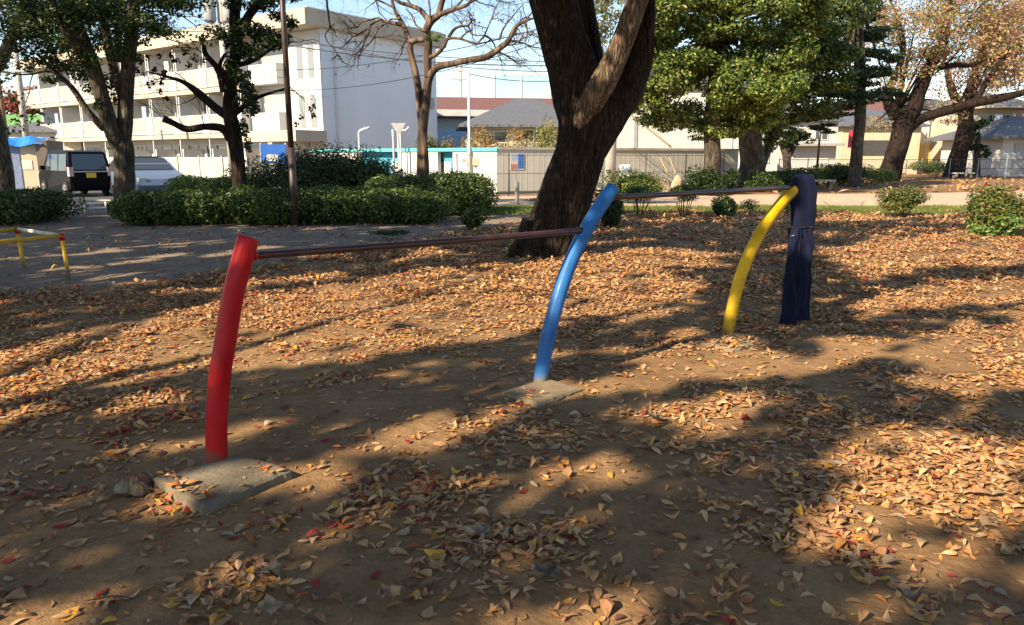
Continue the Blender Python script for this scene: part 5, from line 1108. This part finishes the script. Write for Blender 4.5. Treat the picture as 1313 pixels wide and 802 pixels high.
for s in (-1, 1):
    w = MB(); w.box(-1.735, -1.52, s*.60 if s > 0 else -.75, .75 if s > 0 else -.60, .78, 1.12); w.build('tail_light', M['lamp_clear'], van, local=True)
    w = MB(); w.box(1.5, 1.69, s*.50 if s > 0 else -.72, .72 if s > 0 else -.50, .72, .92); w.build('headlight', M['white'], van, local=True)
    w = MB(); w.box(.75, .90, s*.76 if s > 0 else -.92, .92 if s > 0 else -.76, 1.0, 1.16); w.build('mirror', M['car_black'], van, local=True)
    for x in (-1.15, 1.15): wheel(van, x, s*.69, .29)
w = MB(); w.box(-1.73, -1.705, -.17, .17, .72, .90); w.build('licence_plate', M['amber'], van, local=True)
w = MB(); w.box(-1.76, -1.70, -.68, .68, .30, .55); w.build('bumper', M['car_black'], van, local=True)
w = MB(); w.box(-1.75, -1.71, -.6, .6, .93, .97); w.build('trim_strip', M['rim'], van, local=True)
# white hatchback facing right
hb_ = P(176, 225, 27.0); hat = thing('parked_car', 'silver blue hatchback with dark glass parked behind the maple trunk', 'car', (hb_[0]-.55, 28.6, 0), None, R(-48))
prof = [(-2.05, .30), (-2.15, .55), (-2.12, .85), (-2.0, 1.08), (-1.75, 1.18), (-1.0, 1.42), (-.3, 1.50), (.25, 1.46), (.75, 1.25), (1.15, 1.02), (1.75, .88), (2.1, .72), (2.18, .5), (2.12, .25), (1.7, .20), (-1.7, .20)]
car_body(prof, .87, .28, .92).build('body', mat('silver_blue_car_paint', (.20, .26, .36), .25, .06, 2, metal=.3, coat=.4), hat, local=True)
 
for s in (-1, 1):
    def yy(z): return s*(.87*(1-.28*max(0, z-.92))+.006)
    w = MB(); panel(w, [(-1.55, yy(1.0), 1.0), (-.35, yy(.95), .95), (-.35, yy(1.42), 1.42), (-1.0, yy(1.34), 1.34)], .006*s); w.build('side_window', M['glass'], hat, local=True); w = MB(); panel(w, [(-.28, yy(.95), .95), (1.0, yy(.98), .98), (.25, yy(1.38), 1.38), (-.28, yy(1.42), 1.42)], .006*s); w.build('side_window', M['glass'], hat, local=True)
w = MB(); panel(w, [(1.14, -.72, 1.04), (1.14, .72, 1.04), (.30, .66, 1.455), (.30, -.66, 1.455)], .012, (.45, 0, 1)); w.build('windscreen', M['glass'], hat, local=True)
w = MB(); panel(w, [(-1.98, -.68, 1.10), (-1.98, .68, 1.10), (-1.02, .66, 1.42), (-1.02, -.66, 1.42)], .014, (-.3, 0, 1)); w.build('rear_window', M['glass'], hat, local=True)
w = MB(); w.box(-1.0, .25, -.6, .6, 1.485, 1.51); w.build('roof_panel', M['glass'], hat, local=True)
for s in (-1, 1):
    w = MB(); w.box(-1.6, 1.6, s*.86 if s > 0 else -.885, .885 if s > 0 else -.86, .2, .44); w.build('side_skirt', M['black'], hat, local=True)
    w = MB(); w.box(1.85, 2.14, s*.55 if s > 0 else -.80, .80 if s > 0 else -.55, .62, .76); w.build('headlight', M['lgrey'], hat, local=True)
    w = MB(); w.box(-2.16, -1.98, s*.55 if s > 0 else -.8, .8 if s > 0 else -.55, .85, 1.0); w.build('tail_light', M['red_lens'], hat, local=True)
    for x in (-1.3, 1.35): wheel(hat, x, s*.80, .31)
# shed and tarpaulin at the left
f_ = frame(*P(22, 200, 33)[:2], 1, .25); sh = thing('storage_shed', 'beige panel shed with a blue tarpaulin roof at the far left', 'shed', (*P(35, 200, 33)[:2], 0))
bx(-3, .8, -2, 0, 0, 2.05, f=f_).build('wall', M['beige'], sh); bx(.8, 1.25, -2, .15, 0, 2.2, f=f_).build('post', mat('weathered_post', (.15, .12, .10), .8), sh); bx(.15, .55, .003, .02, .95, 1.35, f=f_).build('notice', M['white'], sh)
mb = MB(); 
V = []; nx_, ny_ = 24, 8
for i in range(nx_+1):
    for j in range(ny_+1):
        s = -3.2+4.3*i/nx_; d = .3-2.3*j/ny_; V.append((s, d+.05*math.sin(i*1.3), 2.12+.06*math.sin(i*.9+j)+(.12 if j > 1 else -.22*(1 if j == 0 else .2))+.1*i/nx_))
V = f_(np.array(V)); i = np.arange(nx_)[:, None]*(ny_+1)+np.arange(ny_)[None, :]; mb.add(V, np.stack([i, i+ny_+1, i+ny_+2, i+1], -1).reshape(-1, 4)); mb.build('tarpaulin', M['tarp'], sh)
bx(-2.6, .1, .003, .03, 0, 1.95, f=f_).build('tarpaulin_side', mat('grey_blue_sheet', (.20, .25, .38), .7, .25, 4, .02), sh)
# ------------------------------------------------------------------ houses
def house(name, label, fr_, s0, s1, dep, h, roofm, wallm, rise, over=.6, wins=(), cat='house', hip=True, loc=None, extra=None):
    c = fr_(np.array([((s0+s1)/2, -dep/2, 0)]))[0]; ro = thing(name, label, cat, (c[0], c[1], 0))
    bx(s0, s1, -dep, 0, 0, h, f=fr_).build('wall', wallm, ro)
    a, b_, c_, d_ = s0-over, s1+over, -dep-over, over; rid = min((b_-a), (d_-c_))/2*.95 if hip else 0
    my = (c_+d_)/2
    V = [(a, d_, h), (b_, d_, h), (b_, c_, h), (a, c_, h), (a+rid, my, h+rise), (b_-rid, my, h+rise)]
    V2 = [(x, y, z-.16) for x, y, z in V[:4]]
    mb = MB(); mb.add(fr_(np.array(V+V2)), [[0, 1, 5, 4], [1, 2, 5], [2, 3, 4, 5], [3, 0, 4], [0, 6, 7, 1], [1, 7, 8, 2], [2, 8, 9, 3], [3, 9, 6, 0], [6, 9, 8, 7]]); mb.build('roof', roofm, ro)
    for (q0, q1, z0, z1) in wins:
        w = bx(q0, q1, .003, .02, z0, z1, f=fr_).build('window', M['glass'], ro); mb = MB()
        for q in (q0-.05, (q0+q1)/2-.03, q1-.02): mb.box(q, q+.07, .022, .06, z0-.05, z1+.05, fr=fr_)
        mb.box(q0-.05, q1+.05, .021, .058, z1, z1+.07, fr=fr_); mb.box(q0-.05, q1+.05, .021, .062, z0-.07, z0, fr=fr_); mb.build('frame', M['lgrey'], w)
    if extra: extra(ro, fr_)
    return ro
# beige house with grey hip roof
hx = P(604, 200, 50)[0]; f_ = frame(hx, 50, 1, .1)
def ex(ro, f):
    bx(-.4, .0, 0, 1.2, 0, 2.6, f=f).build('balcony_wall', M['beige'], ro); mb = MB(); mb.box(0, 5.5, 1.18, 1.22, 2.35, 2.42, fr=f)
    for q in np.arange(0, 5.5, .16): mb.box(q, q+.04, 1.19, 1.21, 1.6, 2.35, fr=f)
    mb.build('balcony_railing', M['beige'], ro); bx(2.9, 3.2, 0, 1.25, 0, 2.5, f=f).build('balcony_pillar', M['beige'], ro); bx(3.7, 4.4, .1, .5, 1.7, 2.3, f=f).build('air_conditioner', M['white'], ro)
house('house', 'beige house with grey hip roof and balcony behind the boundary wall', f_, 0, 8.0, 7, 3.55, M['roof_grey'], M['cream'], 1.9, .8, [(.6, 2.4, 2.0, 3.1), (3.4, 4.9, 1.9, 3.2), (5.6, 6.4, 2.2, 3.0)], extra=ex)
# red brown roofed block
hx = P(553, 200, 62)[0]; f_ = frame(hx, 62, 1, .18)
def ex(ro, f):
    bx(-.4, 3.6, 1.3, 1.4, 1.4, 3.7, f=f).build('balcony_screen', M['paleblue'], ro); bx(3.6, 4.6, 1.3, 1.45, 1.3, 4.0, f=f).build('balcony_screen', M['white'], ro); bx(4.6, 7, 1.3, 1.4, 1.4, 3.7, f=f).build('balcony_screen', M['paleblue'], ro)
    bx(-.6, 9.4, -7, 1.0, 4.7, 5.2, f=f).build('eave_band', M['lgrey'], ro)
house('flat_building', 'low building with red brown roof and pale blue balcony screens', f_, -.5, 12, 7, 4.7, M['roof_red'], M['plaster'], .0, .6, [(6.2, 7.0, 3.9, 4.4)], 'building', False, extra=ex)
mb = MB(); V = f_(np.array([(-.9, .9, 5.2), (13, .9, 5.2), (13, -3.5, 6.5), (-.9, -3.5, 6.5), (-.9, -7.5, 5.2), (13, -7.5, 5.2)])); mb.add(V, [[0, 1, 2, 3], [3, 2, 5, 4], [0, 3, 4], [1, 5, 2]]); ob = mb.build('roof', M['roof_red'], bpy.data.objects['flat_building'])
# white building behind the wall at the right of the huge tree
hx = P(788, 200, 44)[0]; f_ = frame(hx, 44, 1, .12)
def ex(ro, f):
    bx(1.1, 1.3, .01, .05, 1.9, 3.6, f=f).build('vent', M['grey'], ro); mb = MB(); mb.tube(f(np.array([(.2, .1, 4.4), (3.2, .1, 2.2)])), .06, 6); mb.build('drain_pipe', M['cream'], ro)
    bx(7.0, 7.1, .01, .05, 1.0, 4.6, f=f).build('drain_pipe', M['lgrey'], ro)
house('white_building', 'plain bright white building behind the wall under the evergreen', f_, -.8, 10.0, 8, 5.6, M['roof_grey'], M['white'], 1.5, .3, [(8.6, 9.4, 1.2, 2.8)], 'building', True, extra=ex)
hx = P(1008, 200, 58)[0]; f_ = frame(hx, 58, 1, .1)
def ex(ro, f): bx(-.5, 4.2, .0, .9, 2.3, 2.5, f=f).build('porch_roof', M['grey'], ro); bx(.3, 3.4, .01, .05, .2, 1.9, f=f).build('shutter', M['lgrey'], ro)
house('house', 'small white house with grey porch roof left of the black lamp post', f_, -.8, 4.0, 6, 4.3, M['roof_grey'], M['plaster'], 1.2, .4, [(.2, 1.3, 2.8, 3.6), (2.2, 3.2, 2.8, 3.6)], extra=ex)
hx = P(1085, 200, 66)[0]; f_ = frame(hx, 66, 1, .05)
def ex(ro, f): bx(1., 5.0, .01, .05, 1.6, 2.9, f=f).build('dark_canopy', M['dgrey'], ro); bx(-.1, 5.4, .06, .12, .1, 1.3, f=f).build('front_fence', M['beige'], ro)
house('house', 'weathered beige house with dark carport opening behind the leaning cherry', f_, -.5, 6.5, 7, 4.2, M['roof_grey'], M['beige'], 1.6, .5, [], extra=ex)
hx = P(1156, 200, 68)[0]; f_ = frame(hx, 68, 1, .05)
def ex(ro, f): bx(.6, 2.6, .01, .06, .1, 2.6, f=f).build('yellow_door', mat('ochre_door', (.62, .42, .12), .6), ro); bx(.65, 1.4, .065, .08, 1.4, 2.4, f=f).build('brown_pane', M['wood'], ro); mb = MB(); mb.tube(f(np.array([(1.8, .5, 0), (1.8, .5, 5.2)])), .06, 6); mb.build('pole', M['lgrey'], ro); bx(5.2, 6.4, .01, .05, 2.2, 4.0, f=f).build('tiled_panel', mat('pink_tiles', (.42, .25, .22)), ro)
house('house', 'white house with ochre door between the two cherry trunks', f_, -.3, 7.6, 7, 5.2, M['roof_grey'], M['plaster'], 1.6, .5, [(2.9, 3.9, 3.4, 4.2)], extra=ex)
hx = P(1246, 200, 64)[0]; f_ = frame(hx, 64, 1, .12)
def ex(ro, f):
    bx(-.5, 5, .0, 1.3, 2.7, 2.95, f=f).build('balcony_slab', M['cream'], ro); mb = MB(); mb.box(-.5, 5, 1.2, 1.28, 3.9, 3.98, fr=f); mb.box(-.5, 5, 1.22, 1.26, 2.95, 3.6, fr=f); mb.build('balcony_railing', M['cream'], ro)
    for q in (.3, 2.0, 3.8): bx(q, q+.2, 1.05, 1.25, 0, 2.7, f=f).build('pillar', M['cream'], ro)
    bx(-.6, 4.8, 0, 1.9, 5.4, 5.6, f=f).build('awning', M['cream'], ro)
    for q, c in ((2.2, M['white']), (2.6, M['red_lens']), (3.0, M['white']), (3.4, M['dgrey']), (3.8, M['white'])): bx(q, q+.25, 1.3, 1.34, 4.0, 5.0, f=f).build('laundry', c, ro)
    bx(.6, 1.3, 1.32, 1.38, 2.8, 4.9, f=f).build('laundry', mat('pale_laundry', (.50, .54, .72)), ro)
house('house', 'cream two storey house with balcony laundry right of the upright cherry', f_, -.8, 6.2, 7, 5.6, M['roof_grey'], M['cream'], 1.5, .5, [(.3, 1.8, 3.2, 4.9), (2.3, 3.8, 3.2, 4.9), (.7, 1.8, .3, 2.3), (2.4, 3.6, .3, 2.3)], extra=ex)
hx = P(1284, 200, 58)[0]; f_ = frame(hx, 58, 1, .1)
def ex(ro, f): bx(1.0, 4.2, .01, .05, .2, 2.5, f=f).build('shutter', M['grey'], ro)
house('house', 'low house with broad grey roof at the right edge', f_, 0, 8.5, 7, 3.0, M['roof_grey'], M['plaster'], 1.7, 1.0, [(5, 6.5, .9, 2.2)], extra=ex)
hx = P(20, 200, 62)[0]; f_ = frame(hx, 62, 1, .1)
house('house', 'beige two storey house behind the utility poles at the far left', f_, -2, 5.2, 7, 3.6, M['roof_grey'], M['beige'], 1.0, .4, [(1.6, 3.6, 2.0, 3.0), (-.8, .6, 2.0, 3.0), (-.5, .8, .6, 1.6)])
hx = P(-50, 200, 70)[0]; f_ = frame(hx, 70, 1, .1)
house('house', 'grey blue house with low roof beyond the shed at the far left', f_, -3, 9, 7, 3.9, mat('green_roof', (.16, .34, .10)), M['plaster'], 1.6, .4, [(1.6, 3.6, 2.6, 3.7)])
# far background: trees and buildings closing the horizon
AR = [(.42, .13, .10), (.36, .16, .10), (.30, .10, .08)]
for k_, (u, lab) in enumerate(((-40, 'red autumn tree beyond the shed at the far left edge'), (18, 'red autumn tree behind the two left utility poles'), (58, 'red autumn tree beside the apartment block end'))):
    Yr = 82; evergreen('autumn_tree', lab, (u, 215, Yr), [([(u, 220, Yr), (u, 180, Yr), (u, 150, Yr)], [4, 3, 2])], [(u-12, 140, 0, 26, 18, 400), (u+14, 143, 0, 26, 18, 400), (u, 128, 0, 24, 14, 350), (u+4, 165, 0, 26, 16, 300)], .45, AR, M['bark_grey'], .9, None, 7, 'red trees at the left', .3, 'leaf_autumn', .7, .6)
for k_, (u, vt, vb_, Y, lab, cs) in enumerate(((632, 160, 190, 44, 'dry orange shrub in front of the beige house', [(.40, .24, .10), (.30, .24, .10)]), (700, 155, 192, 46, 'yellowing spiky shrub left of the huge tree fork', [(.30, .28, .10), (.22, .24, .08)]), (556, 178, 192, 45, 'small clipped green shrub behind the blue bay', GREEN), (590, 176, 192, 45, 'low dry shrub under the pale balcony screens', [(.3, .22, .12), (.2, .2, .08)]), (665, 182, 194, 43, 'low pale flowering shrub behind the wall corner', [(.5, .45, .35), (.3, .3, .15)]))):
    s = pxm(Y); zt = P(u, vt, Y)[2]; c = P(u, 200, Y); ro = thing('shrub', lab, 'shrub', (c[0], Y, 0)); mb = MB()
    for q in range(7): blob_leaves(mb, (c[0]+rng.normal()*14*s, Y+rng.normal()*.4, zt*(.45+.4*rng.random())), (12*s, .6, zt*.25), 260, .16, cs, None, .4)
    mb.build('foliage', M['leaf_autumn'], ro); [q_.build('stem', M['bark_grey'], ro) for q_ in stems((c[0], Y, 0), (1, 1, 1), 6, zt*.7, .03)]
for k_, (u, w_, h_, Y, wm, rm, lab) in enumerate(((850, 14, 6, 95, 'plaster', 'roof_grey', 'far white house behind the evergreen trunks'), (960, 16, 6.5, 92, 'beige', 'roof_grey', 'far beige house behind the stout trunk'), (1120, 12, 7, 98, 'plaster', 'roof_red', 'far pale house behind the leaning cherry'), (1215, 12, 6.5, 95, 'cream', 'roof_grey', 'far cream house behind the upright cherry'), (1330, 14, 7, 100, 'plaster', 'roof_grey', 'far house beyond the right edge'), (740, 13, 6, 90, 'beige', 'roof_red', 'far house hidden behind the huge tree'), (-120, 16, 7, 95, 'plaster', 'roof_grey', 'far house beyond the left edge'))):
    x0 = P(u, 200, Y)[0]; f_ = frame(x0-w_/2, Y, 1, .03); house('far_house', lab, f_, 0, w_, 8, h_, M[rm], M[wm], 1.8, .5, [(1+q*2.6, 2.4+q*2.6, 3.4, 4.7) for q in range(int(w_/2.8))]+[(1+q*2.6, 2.4+q*2.6, .8, 2.1) for q in range(int(w_/2.8))])
# golf net
Yn = 150; nx0 = P(634, 96, Yn); nx1 = P(760, 96, Yn); gn = thing('golf_net', 'pale green practice net on tall poles behind the grey roof', 'net', (nx0[0], Yn, 0))
for u in (634, 669, 706, 745): q = P(u, 92, Yn); mb = MB(); mb.tube(np.array([(q[0], Yn, 0), (q[0], Yn, q[2])]), .22, 6); mb.build('pole', M['lgrey'], gn)
zt = nx0[2]; mb = MB(); mb.box(nx0[0], nx1[0], Yn-.15, Yn+.15, zt-.1, zt+.35); 
mb.build('top_truss', M['lgrey'], gn)
m, t, b, o = nt('net_mesh'); tr = t.nodes.new('ShaderNodeBsdfTransparent'); ms = t.nodes.new('ShaderNodeMixShader'); ms.inputs[0].default_value = .34; b.inputs['Base Color'].default_value = (.10, .42, .36, 1); t.links.new(tr.outputs[0], ms.inputs[1]); t.links.new(b.outputs[0], ms.inputs[2]); t.links.new(ms.outputs[0], o.inputs[0])
mb = MB(); mb.add(np.array([(nx0[0], Yn, zt), (nx1[0], Yn, zt), (nx1[0], Yn+.05, 2), (nx0[0], Yn, 2)]), [[0, 1, 2, 3]]); mb.build('netting', m, gn)
mb = MB(); mb.add(np.array([(nx0[0]+1.5, Yn-2, zt-1), (nx1[0], Yn-2, 6), (nx1[0], Yn-2, 2), (nx0[0]+1.5, Yn-2, 2)]), [[0, 1, 2, 3]]); 
# ------------------------------------------------------------------ park furniture at the right
g = G(1046, 236); lp = thing('park_lamp', 'slim black park lamp post behind the draped trousers', 'lamp post', (g[0], g[1], 0))
x, y = g[0], g[1]; zt = P(1050, 150, y)[2]
mb = MB(); mb.tube(np.array([(x, y, 0), (x, y, 1.0), (x, y, 1.02)]), np.array([.13, .12, .08]), 14); mb.build('base_sleeve', M['black'], lp, smooth=True)
mb = MB(); mb.tube(np.array([(x, y, 1.0), (x, y, zt)]), .065, 12); mb.build('shaft', M['black'], lp, smooth=True)
mb = MB(); mb.tube(np.array([(x, y, zt), (x, y, zt+.1), (x, y, zt+.5), (x, y, zt+.6)]), np.array([.1, .25, .32, .1]), 16); mb.build('lamp_head', M['white'], lp, smooth=True)
def bench(u, v, label, wpx):
    g = G(u, v); w = wpx*pxm(g[1])/2; be = thing('bench', label, 'bench', (g[0], g[1]+.2, 0), 'backless park benches')
    mb = MB(); mb.box(g[0]-w, g[0]+w, g[1], g[1]+.42, .36, .44); mb.build('seat', M['conc_l'], be)
    for s in (-1, 1): mb = MB(); mb.box(g[0]+s*w*.7-.09, g[0]+s*w*.7+.09, g[1]+.05, g[1]+.37, 0, .358); mb.build('leg', M['concrete'], be)
bench(1054, 243, 'grey stone bench partly hidden by the draped trousers', 34); bench(1236, 230, 'dark low bench at the foot of the upright cherry', 26)
# low white fence and mesh fence in the distance at the right
a = P(936, 225, 37); f_ = frame(a[0], 37, 1, 0.05); wf = thing('picket_fence', 'short white picket fence between the evergreen trunks', 'fence', (a[0]+.8, 37, 0))
mb = MB()
for q in np.arange(0, 1.8, .2): mb.box(q, q+.09, -.02, .02, 0.05, .95, fr=f_)
mb.box(0, 1.8, -.05, -.022, .7, .78, fr=f_); mb.box(0, 1.8, -.05, -.022, .2, .28, fr=f_); mb.build('picket_panel', M['white'], wf)
ub = thing('equipment_box', 'pale cabinet on a white post left of the stout trunk', 'cabinet', (*P(945, 200, 38)[:2], 0)); a = P(945, 200, 38)
mb = MB(); mb.box(a[0]-.12, a[0]+.12, 37.9, 38.1, 0, 3.6); mb.build('post', M['white'], ub); mb = MB(); mb.box(a[0]+.13, a[0]+.5, 37.8, 38.1, 1.0, 1.8); mb.build('cabinet', M['lgrey'], ub)
a = P(1000, 200, 52); f_ = frame(a[0], 52, 1, .03); mf = thing('park_fence', 'long thin wire park fence in front of the right hand houses', 'fence', (a[0]+10, 52, 0))
mb = MB()
for z in (1.3, .7, .12): mb.tube(f_(np.array([(0, 0, z), (24, 0, z)])), .02, 5)
for q in np.arange(0, 24, .16): mb.tube(f_(np.array([(q, 0, .1), (q, 0, 1.3)])), .007, 3, cap=False)
mb.build('wire_panel', M['dgrey'], mf)
for q in np.arange(0, 24.1, 2): mb = MB(); mb.tube(f_(np.array([(q, 0, 0), (q, 0, 1.4)])), .03, 6); mb.build('post', M['grey'], mf)
a = P(1095, 170, 60); mb = MB(); f_ = frame(a[0]-.5, 60, 1, 0); ban = thing('red_banner', 'red and pink banner flag beside the pale trunk', 'banner', (a[0], 60, 0))
bx(0.1, .55, 0, .03, 2.2, 3.5, f=f_).build('cloth', mat('crimson_cloth', (.6, .04, .10), .6, .3, 1.2), ban); bx(.56, .60, 0, .04, 0, 3.7, f=f_).build('pole', M['white'], ban)
# ------------------------------------------------------------------ camera, light, world
cam = bpy.data.cameras.new('camera'); cam.sensor_width = 36; cam.lens = FPX/1313*36; cam.clip_end = 5000; cam.clip_start = .05
co = bpy.data.objects.new('camera', cam); COL.objects.link(co); co.location = (0, 0, EYE); co.rotation_euler = (R(90)-PITCH, 0, 0); scene.camera = co
sl = bpy.data.lights.new('sun', 'SUN'); sl.energy = 5.0; sl.angle = R(.53); sl.color = (1, .85, .64)
so = bpy.data.objects.new('sun', sl); COL.objects.link(so); so.rotation_euler = Vector(SUND).to_track_quat('-Z', 'Y').to_euler(); so.location = (-20, -20, 30)
w = bpy.data.worlds.new('World'); scene.world = w; w.use_nodes = True; t = w.node_tree; bgn = t.nodes['Background']
sk = t.nodes.new('ShaderNodeTexSky'); sk.sky_type = 'NISHITA'; sk.sun_disc = False; sk.sun_elevation = SUN_EL; sk.air_density = 1.0; sk.dust_density = .25; sk.ozone_density = 2.0
sk.sun_rotation = math.atan2(-SUND[0], -SUND[1])
t.links.new(sk.outputs[0], bgn.inputs[0]); bgn.inputs[1].default_value = .115
scene.view_settings.view_transform = 'Standard'; scene.view_settings.look = 'None'; scene.view_settings.exposure = 1.05; scene.view_settings.gamma = 1
scene.view_settings.use_white_balance = True; scene.view_settings.white_balance_temperature = 6900; scene.view_settings.white_balance_tint = 10
scene.render.engine = 'CYCLES'; scene.cycles.max_bounces = 6; scene.cycles.transparent_max_bounces = 8
scene.cycles.use_denoising = True
